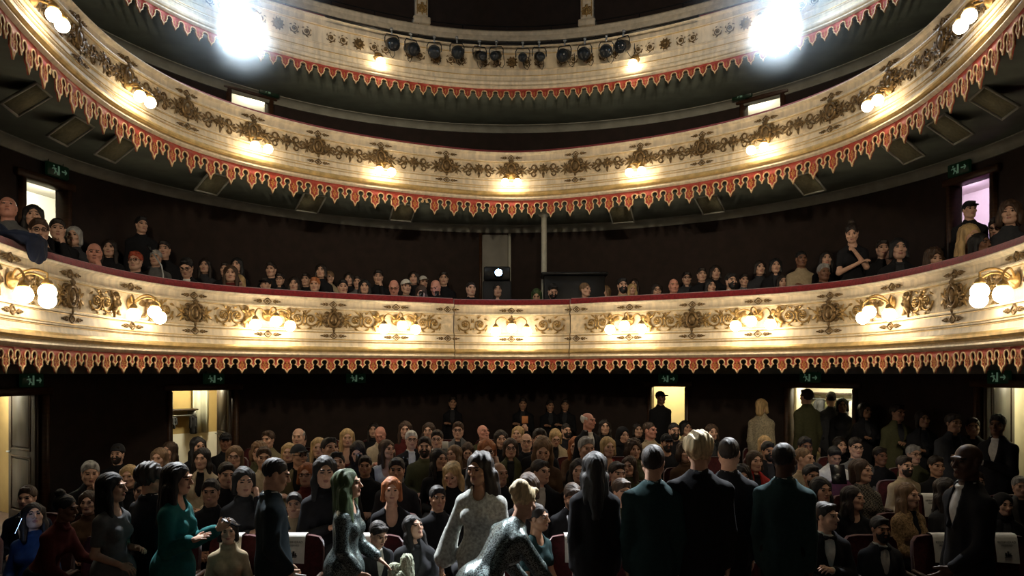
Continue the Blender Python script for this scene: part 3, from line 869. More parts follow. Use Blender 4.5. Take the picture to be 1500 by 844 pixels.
def cartouche_me(H):
    if ('cart', H) in HOLD: return HOLD[('cart', H)]
    b = MB()
    b.ball((0, -.02, 0), 1, 12, 8, (.17 * H, .13 * H, .25 * H))
    b.tube([(.215 * H * math.cos(t), -.03, .30 * H * math.sin(t)) for t in np.linspace(0, 2 * PI, 21)], .026, 6)
    for k in (-1, 1):
        spiral(b, (k * .27 * H, .22 * H), .10 * H, .02, PI if k > 0 else 0, 1.3, .018, 16, -k)
        spiral(b, (k * .27 * H, -.20 * H), .10 * H, .02, PI if k > 0 else 0, 1.3, .018, 16, k)
        for a, l in ((.35, .26), (-.1, .30), (-.55, .24)): leaf(b, (k * .24 * H, .0), a if k > 0 else PI - a, l * H, .045 * H, 0, -.02)
    for a in (50, 70, 90, 110, 130): leaf(b, (0, .30 * H), math.radians(a), .24 * H, .045 * H, 0, -.03)
    leaf(b, (0, -.28 * H), -PI / 2, .26 * H, .07 * H, 0, -.03)
    b.ball((0, -.05, .33 * H), .05 * H, 8, 5)
    HOLD[('cart', H)] = b.mesh('cartouche', True, [M['bronze']]); return HOLD[('cart', H)]
def swag_me(H):
    if ('swag', H) in HOLD: return HOLD[('swag', H)]
    b = MB()
    b.ball((0, -.045, .02), .10 * H, 8, 6, (1, .8, 1))
    for k in range(8): a = k * PI / 4; leaf(b, (0, .02), a, .26 * H, .07 * H, 0, -.03)
    for k in (-1, 1):
        P = [(k * (.15 * H + .62 * H * t), -.02, .10 * H * math.sin(t * 5.2) - .02) for t in np.linspace(0, 1, 14)]
        b.tube(P, [.016 - .006 * t for t in np.linspace(0, 1, 14)], 6)
        spiral(b, (k * .50 * H, .14 * H), .15 * H, .03, PI if k > 0 else 0, 1.2, .014, 16, -k)
        spiral(b, (k * .52 * H, -.20 * H), .12 * H, .03, PI if k > 0 else 0, 1.2, .013, 16, k)
        for x, a, l in ((.28, 1.1, .2), (.35, -1.0, .2), (.6, .7, .24), (.66, -.6, .22), (.75, .1, .2), (.2, -1.9, .22)):
            leaf(b, (k * x * H, 0), a if k > 0 else PI - a, l * H, .05 * H, 0, -.015)
    leaf(b, (0, -.1 * H), -PI / 2, .34 * H, .08 * H, 0, -.03)
    HOLD[('swag', H)] = b.mesh('foliage_swag', True, [M['bronze']]); return HOLD[('swag', H)]
def fill_me(H):
    if ('fill', H) in HOLD: return HOLD[('fill', H)]
    b = MB()
    for x, z, a, l, w_ in ((.0, .0, .9, .40, .07), (.02, 0, .35, .46, .07), (.02, -.01, -.35, .46, .07), (0, -.02, -.9, .40, .07), (.10, .10, 1.5, .22, .05), (.10, -.10, -1.5, .22, .05), (.0, .12, 1.9, .20, .05), (0, -.12, -1.9, .2, .05)):
        leaf(b, (x * H, z * H), a, l * H, w_ * H, .012 if a > 0 else -.012, -.004)
    b.ball((.03 * H, -.02, 0), .07 * H, 8, 5)
    HOLD[('fill', H)] = b.mesh('foliage_spray', True, [M['gilt']]); return HOLD[('fill', H)]
def medallion_me(H):
    if ('med', H) in HOLD: return HOLD[('med', H)]
    b = MB(); b.lathe([(.02, -.045), (.16 * H, -.035), (.22 * H, -.05), (.26 * H, -.035), (.27 * H, 0)], 16, axis=1, R=np.diag([1, -1, 1]))
    for k in range(10): a = k * PI / 5; leaf(b, (.24 * H * math.cos(a), .24 * H * math.sin(a)), a, .13 * H, .05 * H, 0, -.005)
    b.ball((0, -.04, .01), .10 * H, 8, 6)
    HOLD[('med', H)] = b.mesh('medallion', True, [M['bronze']]); return HOLD[('med', H)]
def diamond_me():
    if 'dia' in HOLD: return HOLD['dia']
    b = MB()
    q = [(-.066, 0), (0, .055), (.066, 0), (0, -.055)]
    ring = [(x, -.002, z) for x, z in q] + [(x * .93, -.016, z * .93) for x, z in q] + [(x * .72, -.016, z * .72) for x, z in q] + [(x * .66, -.004, z * .66) for x, z in q]
    b.add(ring, [[a * 4 + i, a * 4 + (i + 1) % 4, a * 4 + 4 + (i + 1) % 4, a * 4 + 4 + i] for a in range(3) for i in range(4)])
    b.add([(x * .46, -.003, z * .46) for x, z in q] + [(0, -.022, 0)], [[0, 1, 4], [1, 2, 4], [2, 3, 4], [3, 0, 4]])
    for k in (-1, 1):
        for x, a, l in ((.075, .5, .05), (.075, -.5, .05), (.075, 0, .07), (.115, .45, .04), (.115, -.45, .04), (.145, 0, .05)):
            leaf(b, (k * x, 0), a if k > 0 else PI - a, l, .011, 0, -.001)
    HOLD['dia'] = b.mesh('diamond_ornament', True, [M['bronze']]); return HOLD['dia']
def cherub_me(k):
    """small winged child in relief, one arm raised, a curling leaf for a tail"""
    if ('cher', k) in HOLD: return HOLD[('cher', k)]
    a = np.arange(-.17, .17, .0062, dtype=np.float32); F = Field(a, np.arange(-.11, .03, .0062, dtype=np.float32), np.arange(-.17, .20, .0062, dtype=np.float32))
    F.ell((.01, -.045, .125), (.036, .038, .040), .01)
    F.cap((.012, -.08, .118), (.012, -.085, .110), .008, .009, .01)
    F.ell((0, -.035, .04), (.042, .036, .060), .02); F.ell((-.005, -.04, -.01), (.044, .038, .036), .02)
    F.cap((.035, -.04, .07), (.085, -.055, .10), .020, .016, .015); F.cap((.085, -.055, .10), (.120, -.05, .155), .016, .012, .01)
    F.cap((-.03, -.04, .07), (-.055, -.06, .02), .020, .016, .015); F.cap((-.055, -.06, .02), (-.02, -.08, -.005), .015, .012, .01)
    F.cap((.0, -.04, -.03), (.055, -.055, -.075), .032, .024, .02); F.cap((.055, -.055, -.075), (.035, -.04, -.145), .022, .014, .015)
    F.cap((-.01, -.04, -.03), (-.055, -.03, -.09), .030, .02, .02); F.cap((-.055, -.03, -.09), (-.115, -.02, -.11), .02, .012, .015)
    F.ell((-.075, -.012, .085), (.062, .012, .030), .01, rotm(0, 0, 35)); F.ell((-.09, -.010, .055), (.055, .010, .024), .01, rotm(0, 0, 12))
    V, Q = F.surface()
    if k < 0: V = V * np.array([-1, 1, 1]); Q = Q[:, ::-1]
    HOLD[('cher', k)] = np_mesh('cherub', V, Q, True, [M['gilt']]); return HOLD[('cher', k)]
def put(me, name, plan, q, z, out, parent, sc=1.0, flip=False, m=None):
    p, n = plan.at(q, out)
    o = obj(name, me, parent); o.location = (p[0], p[1], z); o.rotation_euler = (0, 0, plan.rz(q))
    o.scale = (-sc if flip else sc, sc, sc)
    if m is not None: setslot(o, 0, m)
    return o
# ---------------------------------------------------------------- walls, floor, ceiling
def wall_hit(px):
    k = (px - 750) / FPX; a = 1 + k * k; b = -2 * WC[1]; c = WC[1] ** 2 - WR ** 2
    y = (-b + math.sqrt(b * b - 4 * a * c)) / (2 * a); return np.array([k * y, y])
def wall_ang(px):
    h = wall_hit(px) - WC; return math.atan2(h[0], h[1])          # 0 at the middle, positive to the right
def wpt(a, r=WR): return np.array([WC[0] + r * math.sin(a), WC[1] + r * math.cos(a)])
DOORS = [dict(a0=wall_ang(-25), a1=wall_ang(62), z0=FLOOR, z1=-.27, n=1), dict(a0=wall_ang(251), a1=wall_ang(343), z0=FLOOR, z1=-.265, n=2),
         dict(a0=wall_ang(955), a1=wall_ang(1004), z0=FLOOR, z1=-.235, n=3), dict(a0=wall_ang(1156), a1=wall_ang(1250), z0=FLOOR, z1=-.23, n=4),
         dict(a0=wall_ang(1436), a1=wall_ang(1530), z0=FLOOR, z1=-.17, n=5), dict(a0=wall_ang(33), a1=wall_ang(94), z0=.55, z1=2.45, n=6),
         dict(a0=wall_ang(1397), a1=wall_ang(1455), z0=.55, z1=2.53, n=7), dict(a0=wall_ang(337), a1=wall_ang(393), z0=3.1, z1=4.72, n=8),
         dict(a0=wall_ang(1091), a1=wall_ang(1145), z0=3.1, z1=4.70, n=9)]
TOPZ = 8.2
def build_shell():
    cuts = sorted({round(a, 5) for d in DOORS for a in (d['a0'], d['a1'])} | {round(a, 5) for a in np.linspace(-PI / 2, PI / 2, 61)})
    cuts = [c for i, c in enumerate(cuts) if i == 0 or c - cuts[i - 1] > 1e-4]
    zs = sorted({WALLB, FLOOR, TOPZ, *[d['z0'] for d in DOORS], *[d['z1'] for d in DOORS]})
    V, F, ix = [], [], {}
    def vid(a, z):
        if (a, z) not in ix: ix[(a, z)] = len(V); p = wpt(a); V.append((p[0], p[1], z))
        return ix[(a, z)]
    for a, b in zip(cuts[:-1], cuts[1:]):
        for z, y in zip(zs[:-1], zs[1:]):
            mid = (a + b) / 2, (z + y) / 2
            if any(d['a0'] < mid[0] < d['a1'] and d['z0'] < mid[1] < d['z1'] for d in DOORS): continue
            F.append([vid(a, z), vid(b, z), vid(b, y), vid(a, y)])
    me = np_mesh('wall_back', V, F, True, [M['wall']])
    tag(obj('wall_back', me), kind='structure')
    for nm, sx in (('wall_left', -1), ('wall_right', 1)):
        b = MB(); b.box((sx * (WR + .06), WC[1] / 2 - .5, (WALLB + TOPZ) / 2), (.12, WC[1] + 1.0, TOPZ - WALLB))
        tag(b.build(nm, M['wall'], smooth=False), kind='structure')
    n = 48
    V, F = [], []
    ys = [-1, 2, 4, 6.3] + list(np.arange(6.8, WC[1] + WR - .01, .5)) + [WC[1] + WR - .01]
    for y in ys:
        hw = WR if y < WC[1] else math.sqrt(max(WR ** 2 - (y - WC[1]) ** 2, 0.0))
        V += [(-hw, y, FZ(y)), (hw, y, FZ(y)), (-hw, y, FZ(y) - .1), (hw, y, FZ(y) - .1)]
    for i in range(len(ys) - 1):
        a, b = 4 * i, 4 * i + 4; F += [[a, a + 1, b + 1, b], [a + 2, b + 2, b + 3, a + 3]]
    tag(obj('floor', np_mesh('floor', V, F, False, [M['floor']])), kind='structure')
    for nm, z, m in (('ceiling', TOPZ, 'soffit'),):
        P = [(-WR, -1)] + [tuple(wpt(a)) for a in np.linspace(-PI / 2, PI / 2, n)] + [(WR, -1)]
        V = [(x, y, z) for x, y in P] + [(x, y, z + (-.1 if nm == 'floor' else .1)) for x, y in P]
        k = len(P); F = [list(range(k - 1, -1, -1)), list(range(k, 2 * k))] + [[i, (i + 1) % k, k + (i + 1) % k, k + i] for i in range(k)]
        tag(obj(nm, np_mesh(nm, V, F, False, [M[m]])), kind='structure')
def local(d, ang=None):
    a = (d['a0'] + d['a1']) / 2 if ang is None else ang
    p = wpt(a); return p, a
def doorway(d, walls='corridor', lower=None, split=None, light=(1, .86, .6), power=30, depth=1.7, sh=0.0):
    """frame in the wall and the lit corridor behind it"""
    n = d['n']; mid, a = local(d); wdt = np.linalg.norm(wpt(d['a1']) - wpt(d['a0']))
    R = np.array([[math.cos(a), math.sin(a), 0], [-math.sin(a), math.cos(a), 0], [0, 0, 1]])     # local x along the wall, y outwards
    W = lambda x, y, z: R.T.T @ np.array([x, y, z]) if False else np.array([mid[0] + x * math.cos(a) + y * math.sin(a), mid[1] - x * math.sin(a) + y * math.cos(a), z])
    fr = empty('door_%d' % n, (mid[0], mid[1], d['z0']), -a); tag(fr, kind='structure')
    h = d['z1'] - d['z0']
    for k in (-1, 1):
        b = MB(); b.bevbox((k * (wdt / 2 + .035), .02, h / 2), (.07, .20, h + .0), .012); b.build('jamb', M['seatwood'], fr, smooth=False)
    b = MB(); b.bevbox((0, .02, h + .05), (wdt + .28, .20, .10), .012); b.build('lintel', M['seatwood'], fr, smooth=False)
    room = empty('wall_corridor', (mid[0], mid[1], d['z0']), -a); tag(room, kind='structure')
    hw = wdt / 2 + 1.9; H = h + .35; y0 = .125
    def panel(nm, q, m):
        obj(nm, np_mesh(nm, q, [[0, 1, 2, 3]], False, [M[m]]), room)
    zs = split if split else .0
    if lower: panel('corridor_dado', [(-hw, depth, 0), (hw, depth, 0), (hw, depth, zs), (-hw, depth, zs)], lower)
    panel('corridor_back', [(-hw, depth, zs), (hw, depth, zs), (hw, depth, H), (-hw, depth, H)], walls)
    panel('corridor_side', [(-hw, y0, 0), (-hw, depth, 0), (-hw, depth, H), (-hw, y0, H)], walls)
    panel('corridor_side', [(hw, depth, 0), (hw, y0, 0), (hw, y0, H), (hw, depth, H)], walls)
    panel('corridor_floor', [(-hw, y0, -.0), (hw, y0, -.0), (hw, depth, -.0), (-hw, depth, -.0)], 'floor')
    panel('corridor_ceiling', [(-hw, y0, H), (-hw, depth, H), (hw, depth, H), (hw, y0, H)], 'white')
    for k in (-1, 1): panel('corridor_front', [(k * wdt / 2, y0, 0), (k * hw, y0, 0), (k * hw, y0, H), (k * wdt / 2, y0, H)], walls)
    panel('corridor_front', [(-wdt / 2, y0, h), (wdt / 2, y0, h), (wdt / 2, y0, H), (-wdt / 2, y0, H)], walls)
    point('corridor_lamp', W(sh * depth * .8, depth * .55, d['z0'] + H - .14), power, light, .12)
    return W, wdt, a, room, fr
def door_leaf(hinge, tip, z0, h, label=None, panels=((.10, .44), (.52, .93)), glazed=False, parent=None):
    d = np.array(tip) - np.array(hinge); L = np.linalg.norm(d); ang = math.atan2(d[1], d[0])
    t = empty('door_leaf', (hinge[0], hinge[1], z0), ang); tag(t, label, 'door')
    b = MB(); b.bevbox((L / 2, 0, h / 2), (L, .045, h), .006); b.build('leaf', M['doorwood'], t, smooth=False)
    for z_0, z_1 in panels:
        for sx in (-1, 1):
            b = MB(); b.bevbox((L / 2, sx * .026, h * (z_0 + z_1) / 2), (L * .62, .022, h * (z_1 - z_0)), .02); b.build('panel', M['doorwood'], t, smooth=False)
            f = MB(); x0, x1, q0, q1 = L * .15, L * .85, h * z_0 - .03, h * z_1 + .03
            for a_, b_ in (((x0, q0), (x1, q0)), ((x1, q0), (x1, q1)), ((x1, q1), (x0, q1)), ((x0, q1), (x0, q0))):
                f.tube([(a_[0], sx * .026, a_[1]), (b_[0], sx * .026, b_[1])], .012, 6)
            f.build('panel_moulding', M['seatwood'], t)
    b = MB()
    for sx in (-1, 1): b.tube([(L - .07, sx * .02, h * .48), (L - .07, sx * .065, h * .48), (L - .18, sx * .07, h * .48)], .010, 8)
    b.build('handle', M['steel'], t)
    return t
def curtain(W, x0, x1, y, z0, z1, m, label):
    n = 40; V = []; F = []
    for i in range(n + 1):
        t = i / n; x = x0 + (x1 - x0) * t; dy = .035 * math.sin(t * (x1 - x0) * 42) + .012 * math.sin(t * 23)
        for z in (z0, (z0 + z1) / 2, z1): V.append(W(x, y + dy * (1.15 if z == z0 else 1), z))
    for i in range(n):
        for k in range(2): F.append([i * 3 + k, (i + 1) * 3 + k, (i + 1) * 3 + k + 1, i * 3 + k + 1])
    V = np.array(V); base = V.mean(0) * 0 + np.array([V[:, 0].mean(), V[:, 1].mean(), z0])
    me = np_mesh('curtain', V - base, F, True, [M[m]]); o = obj('curtain', me, None, base)
    md = o.modifiers.new('cloth', 'SOLIDIFY'); md.thickness = .006
    tag(o, label, 'curtain'); return o
def exit_sign(pos, ang, label):
    t = empty('exit_sign', pos, -ang); tag(t, label, 'sign')
    b = MB(); b.bevbox((0, 0, 0), (.36, .05, .17), .01); b.build('sign_box', M['exit'], t, smooth=False)
    b = MB()      # running figure, arrow and door bar
    y = -.027
    def bar(x0, z0, x1, z1, w_):
        d = np.array([x1 - x0, z1 - z0]); d /= np.linalg.norm(d); s_ = np.array([-d[1], d[0]]) * w_ / 2
        q = [(x0 + s_[0], z0 + s_[1]), (x1 + s_[0], z1 + s_[1]), (x1 - s_[0], z1 - s_[1]), (x0 - s_[0], z0 - s_[1])]
        b.add([(x, y, z) for x, z in q], [[3, 2, 1, 0]])
    for q in ((-.075, .02, -.05, -.015, .025), (-.05, -.015, -.075, -.055, .016), (-.05, -.015, -.02, -.035, .016), (-.02, -.035, -.025, -.06, .014), (-.075, .02, -.11, .005, .012), (-.07, .02, -.035, .015, .012), (.0, -.06, .0, .06, .03), (.05, 0, .13, 0, .018), (.13, 0, .10, .03, .016), (.13, 0, .10, -.03, .016)): bar(*q)
    b.ball((-.08, y, .045), .012, 8, 5, (1, .1, 1))
    b.build('pictogram', M['exitmark'], t, smooth=False)
    b = MB()
    for k in (-1, 1): b.tube([(k * .12, .02, .085), (k * .12, .02, .14)], .006, 6)
    b.build('bracket', M['blackmetal'], t)
    return t
build_shell()
# ---------------------------------------------------------------- the three balconies
def slab(plan, z0, z1, outer, name, m, parent, s_off=0.0, inner=None):
    """deck between the balcony front and the wall"""
    P = plan.P[::4]; o = plan.N[::4]
    A = P + o * s_off
    Bq = []
    for p in A:
        d = p - WC
        if p[1] > WC[1]: Bq.append(WC + d / np.linalg.norm(d) * (WR - .015))
        else: Bq.append(np.array([math.copysign(WR - .015, p[0]), p[1]]))
    Bq = np.array(Bq)
    if inner is not None:
        A = A - o * inner
        for i, p in enumerate(A):
            d = p - WC
            if (np.linalg.norm(d) if p[1] > WC[1] else abs(p[0])) > WR - .03: A[i] = Bq[i] + o[i] * .02
    n = len(A)
    V = [(x, y, z) for z in (z0, z1) for q in (A, Bq) for x, y in q]
    F = []
    for i in range(n - 1):
        a, b, c, d = i, n + i, 2 * n + i, 3 * n + i
        F += [[a, a + 1, b + 1, b], [c, d, d + 1, c + 1], [a, c, c + 1, a + 1]]
    F += [[0, n, 3 * n, 2 * n], [n - 1, 3 * n - 1, 4 * n - 1, 2 * n - 1][::-1]]
    return obj(name, np_mesh(name, V, F, False, [M[m]]), parent)
def cove(z, parent, hgt=.13, m='cove'):
    A = np.linspace(-PI / 2, PI / 2, 80)
    P = np.array([wpt(a) for a in A]); N = np.array([(WC - p) / WR for p in P])
    P = np.concatenate([[[-WR, 4]], P, [[WR, 4]]]); N = np.concatenate([[[1, 0]], N, [[-1, 0]]])
    prof = [(.0, z - hgt), (.03, z - hgt), (.035, z - hgt * .8), (.05, z - hgt * .5), (.085, z - hgt * .2), (.12, z - .02), (.14, z - .015), (.14, z), (0, z)]
    me = np_mesh('cornice', *sweep(P, N, prof), smooth=True, mats=[M[m]]); return obj('cornice', autosmooth(me), parent)
LAMPS = {1: [53, 216, 400, 585, 750, 916, 1102, 1282, 1450], 2: [79, 210, 382, 564, 748.5, 931, 1111, 1281, 1419], 3: [558, 927]}
BRK = .93
# first balcony
bal1 = empty('balcony', (0, 12.5, .24)); tag(bal1, 'lowest horseshoe balcony with a cream and gilt front and a recessed middle bay', 'balcony', 'horseshoe balconies')
bal1.location = (0, 0, 0)
zz = lambda q: q
for nm, a, b_, ex in (('parapet', -99, -BRK, 0), ('parapet', -BRK, BRK, -.12), ('parapet', BRK, 99, 0)):
    band(B1, PROF, nm, M['cream'], bal1, a, b_, ex)
    band(B1, [(-.145, 1.136), (-.155, 1.18), (-.13, 1.225), (-.08, 1.24), (-.03, 1.225), (-.012, 1.18), (-.02, 1.136)], 'velvet_handrail', M['velvet'], bal1, a, b_, ex)
    band(B1, [(-.012, .956), (-.016, .956), (-.016, .667), (-.012, .667)], 'frieze_panel', M['frieze'], bal1, a, b_, ex)
    for z, r, o in ((.966, .007, .004), (.66, .006, .004), (.62, .006, .014), (.517, .008, .048), (.478, .006, .038)):
        band(B1, [(o - .004, z - r), (o + r, z - r * .5), (o + r, z + r * .5), (o - .004, z + r)], 'gilt_bead', M['roll'], bal1, a, b_, ex)
    band(B1, [(.040, .408), (.074, .410), (.091, .386), (.091, .36), (.074, .336), (.04, .33)], 'gilded_roll', M['roll'], bal1, a, b_, ex)
slab(B1, .13, .30, None, 'deck', 'soffit', bal1, -.20)
slab(B1, .30, .58, None, 'tier_step', 'floor', bal1, 0, 1.06)
slab(B1, .58, .86, None, 'tier_step', 'floor', bal1, 0, 1.62)
cove(.13, bal1)
L1 = [B1.from_px(p, .22) for p in LAMPS[1]]
def exo(q): return -.12 if abs(q) < BRK else 0.0
mids = [(a + b_) / 2 for a, b_ in zip(L1[:-1], L1[1:])]
for q in L1 + mids:
    if abs(abs(q) - BRK) < .15: q = math.copysign(BRK + .13, q)
    put(diamond_me(), 'diamond_ornament', B1, q, 1.045, exo(q), bal1, 1.05)
    put(diamond_me(), 'diamond_ornament', B1, q, .573, .020 + exo(q), bal1, 1.05)
for q in mids:
    if abs(q) > BRK + .2:
        put(cartouche_me(.36), 'cartouche', B1, q, .815, -.01, bal1)
        for k in (-1, 1): put(fill_me(.30), 'foliage_spray', B1, q + k * .155, .81, -.014, bal1, 1.0, flip=k < 0)
    else: continue
for i, q in enumerate(L1):
    gap = [abs(q - m_) for m_ in mids]; g = min(gap)
    ks = (-1, 1)
    for k in ks:
        if abs(q) > .1: put(cherub_me(k), 'cherub', B1, q + k * .30, .80, -.014 + exo(q + k * .3), bal1, .95, m=M['bronze'] if i in (1, 7, 0, 8) else M['gilt'])
        for f in (.44, .64) if abs(q) > .1 else (.50, .74):
            qq = q + k * f
            if abs(abs(qq) - BRK) < .09: qq += math.copysign(.10, abs(qq) - BRK) * (1 if qq > 0 else -1)
            if f > .6 and abs(q) > .1: put(fill_me(.30), 'foliage_spray', B1, qq - k * .10, .885 + exo(qq) * 0, -.014 + exo(qq), bal1, .62, flip=k < 0)
            if abs(qq) < B1.half - .2: put(scroll_me(.30), 'scroll_ornament', B1, qq, .81, -.014 + exo(qq), bal1, .92, flip=(k < 0) ^ (f > .6))
# second balcony
Z20, Z21 = 2.965, 3.815
P2 = scaled(PROF, Z20, Z21)
s2 = lambda z: Z20 + (z - .236) * (Z21 - Z20) / .899
bal2 = empty('balcony', (0, 0, 0)); tag(bal2, 'middle horseshoe balcony with a cream and gilt front lit by pairs of globes', 'balcony', 'horseshoe balconies')
band(B2, P2, 'parapet', M['cream'], bal2)
band(B2, [(-.145, Z21), (-.15, Z21 + .03), (-.12, Z21 + .055), (-.04, Z21 + .055), (-.015, Z21 + .03), (-.02, Z21)], 'velvet_handrail', M['velvet'], bal2)
band(B2, [(-.012, s2(.956)), (-.016, s2(.956)), (-.016, s2(.667)), (-.012, s2(.667))], 'frieze_panel', M['frieze'], bal2)
for z, r, o in ((.966, .007, .004), (.66, .006, .004), (.62, .006, .014), (.517, .008, .048), (.478, .006, .038)):
    band(B2, [(o - .004, s2(z) - r), (o + r, s2(z) - r * .5), (o + r, s2(z) + r * .5), (o - .004, s2(z) + r)], 'gilt_bead', M['roll'], bal2)
band(B2, [(.040, s2(.408)), (.074, s2(.41)), (.091, s2(.386)), (.091, s2(.36)), (.074, s2(.336)), (.04, s2(.33))], 'gilded_roll', M['roll'], bal2)
slab(B2, 2.87, 3.05, None, 'deck', 'soffit', bal2, -.06)
cove(2.87, bal2)
L2 = [B2.from_px(p, .2) for p in LAMPS[2]]
mids2 = [(a + b_) / 2 for a, b_ in zip(L2[:-1], L2[1:])]
for q in L2 + mids2:
    put(diamond_me(), 'diamond_ornament', B2, q, s2(1.045), 0, bal2, 1.0)
    if q in mids2: put(diamond_me(), 'diamond_ornament', B2, q, s2(.573), .022, bal2, 1.0)
    put(cartouche_me(.36), 'cartouche', B2, q, s2(.83), -.01, bal2, .95)
al = sorted(L2 + mids2)
for a, b_ in zip(al[:-1], al[1:]):
    if b_ - a < .6: continue
    put(swag_me(.34), 'foliage_swag', B2, (a + b_) / 2, s2(.81), -.014, bal2, 1.0)
    for x, k in ((a + .15, 1), (b_ - .15, -1)): put(fill_me(.30), 'foliage_spray', B2, x, s2(.81), -.014, bal2, .95, flip=k < 0, m=M['bronze'])
# third balcony
Z30, Z31 = 4.89, 5.68
P3 = scaled(PROF, Z30, Z31, .8); s3 = lambda z: Z30 + (z - .236) * (Z31 - Z30) / .899
bal3 = empty('balcony', (0, 0, 0)); tag(bal3, 'topmost cream balcony hung with a row of black stage lanterns', 'balcony', 'horseshoe balconies')
band(B3, P3, 'parapet', M['cream'], bal3)
band(B3, [(-.10, Z31), (-.10, Z31 + .03), (.0, Z31 + .03), (.0, Z31)], 'dark_coping', M['velvet'], bal3)
for z, r, o in ((.966, .007, .004), (.66, .006, .004), (.517, .008, .04), (.40, .008, .055)):
    band(B3, [(o - .004, s3(z) - r), (o + r, s3(z) - r * .5), (o + r, s3(z) + r * .5), (o - .004, s3(z) + r)], 'gilt_bead', M['roll'], bal3)
slab(B3, 4.80, 4.95, None, 'deck', 'soffit', bal3, -.06)
cove(4.80, bal3)
band(B3, [(-.55, 5.93), (-.40, 5.93), (-.39, 5.97), (-.41, 6.03), (-.39, 6.09), (-.42, 6.12), (-.55, 6.12)], 'upper_ledge', M['pilaster'], bal3)
band(B3, [(-.50, 5.70), (-.44, 5.70), (-.44, 5.93), (-.50, 5.93)], 'dark_panel', M['dark'], bal3)
q = -B3.half + 1.0
while q < B3.half - 1.0:
    if abs(q) > .0 and B3.at(q)[0][1] > 7:
        put(medallion_me(.30), 'medallion', B3, q, s3(.80), -.008, bal3, .95)
        for f in (-.46, -.26, .26, .46): put(scroll_me(.30), 'scroll_ornament', B3, q + f, s3(.80), -.008, bal3, .55, flip=f < 0, m=M['bronze'])
    q += 1.32
for q in np.arange(-B3.half + .8, B3.half, .72):
    p, n = B3.at(q, -.42)
    if p[1] < 7: continue
    b = MB(); b.tube([(0, 0, 0), (0, 0, .42)], .009, 6); b.build('rail_post', M['blackmetal'], bal3, (p[0], p[1], 5.78))
band(B3, [(-.425, 6.19), (-.415, 6.18), (-.405, 6.19), (-.415, 6.20)], 'thin_handrail', M['blackmetal'], bal3)
# valances
make_valance(B1, .246, .036, .330, .242, 'v1', 'red saw-toothed valance with cream edging under the lowest balcony', s_break=BRK)
g2 = [int(round(B2.from_px(p, .03) / .343 - .5)) for p in (625, 950, 68)]
make_valance(B2, 2.985, .036, .343, .315, 'v2', 'red keyhole valance with golden flowers under the middle balcony', gaps=g2)
make_valance(B3, 4.905, .03, .193, .195, 'v3', 'small-toothed red valance under the topmost balcony', single=True)
# soffit panels under the middle balcony
for px, py in ((38, 130), (103, 178), (170, 205), (312, 258), (455, 288), (590, 302), (910, 305), (1040, 290), (1183, 258), (1323, 207), (1392, 175), (1457, 135)):
    Y = 2.86 * FPX / (HOR - py); X = (px - 750) * Y / FPX; d = np.array([X, Y]) - WC; a = math.atan2(d[0], d[1])
    fr = empty('soffit_panel', (X, Y, 2.76), -a); fr.rotation_euler = (-.62, 0, -a); fr.parent = bal2
    f = MB()
    for x0, y0, sx, sy in ((0, -.19, .40, .022), (0, .19, .40, .022), (-.19, 0, .022, .40), (.19, 0, .022, .40)): f.box((x0, y0, -.012), (sx, sy, .024))
    f.build('panel_frame', M['cove'], fr, smooth=False)
    b = MB(); b.box((0, 0, -.005), (.36, .36, .008)); b.build('panel_mesh', M['khaki_panel'] if 'khaki_panel' in M else M.setdefault('khaki_panel', mat('dusty_panel', (.13, .12, .07), .9, 0, .15, 30)), fr, smooth=False)
# doors, corridors and what hangs in them
zF = FLOOR
W, wd_, a_, room, fr = doorway(DOORS[0], 'white', 'white', 1.15, (1, .94, .78), 95, sh=.74)
h = wall_hit(56); door_leaf(h + .02 * (h - WC) / WR, h + .92 * np.array([-.79, .61]), zF + .01, 1.94, 'panelled brown oak door standing open beside the teal-lit left aisle')
curtain(W, .6, 1.5, 1.62, zF + .95, zF + 2.15, 'curtain', 'pale curtain above the white dado in the far left corridor')
W, wd_, a_, room, fr = doorway(DOORS[1], 'corridor2', 'white', .90, (1, .90, .62), 48, sh=.5)
h = wall_hit(338); door_leaf(h + .02 * (h - WC) / WR, h + .92 * np.array([-.55, .835]), zF + .01, 1.94, 'narrow brown door leaf open in the doorway with the coat shelf')
curtain(W, .80, 1.12, 1.60, zF + .90, zF + 2.3, 'curtain', 'pale green pleated curtain beside the coat shelf')
def shelf(W, x0, x1, y, z, label, ang):
    t = empty('coat_shelf', W((x0 + x1) / 2, y, z), -ang); tag(t, label, 'shelf'); L = x1 - x0
    b = MB(); b.bevbox((0, 0, 0), (L, .26, .03), .005); b.build('board', M['doorwood'], t, smooth=False)
    b = MB(); b.tube([(-L / 2, -.05, -.10), (L / 2, -.05, -.10)], .012, 8); b.build('clothes_rail', M['steel'], t)
    for k in (-1, 1):
        b = MB(); b.box((k * L * .42, 0, -.07), (.02, .24, .12)); b.build('bracket', M['steel'], t, smooth=False)
def coat(pos, ang, m, label, sc=(1, 1, 1)):
    t = empty('hanging_coat', pos, -ang); t.scale = sc; tag(t, label, 'coat')
    F = Field(*[np.arange(lo, hi, .018, dtype=np.float32) for lo, hi in ((-.3, .3), (-.14, .14), (-.95, .08))])
    F.cap((-.15, 0, -.06), (.15, 0, -.06), .055, .055, .02); F.cap((0, 0, -.1), (0, 0, -.85), .12, .15, .05)
    for k in (-1, 1): F.cap((k * .17, 0, -.08), (k * .20, 0, -.62), .055, .05, .03)
    F.warp(.006, 26, 1); obj('cloth', np_mesh('cloth', *F.surface(), mats=[M[m]]), t)
    b = MB(); b.tube([(0, 0, 0), (0, 0, .05), (.02, 0, .07), (.035, 0, .05)], .004, 5); b.build('hanger_hook', M['steel'], t)
shelf(W, .05, .80, 1.55, zF + 1.34, 'wooden coat shelf on the tan corridor wall behind the second door', a_)
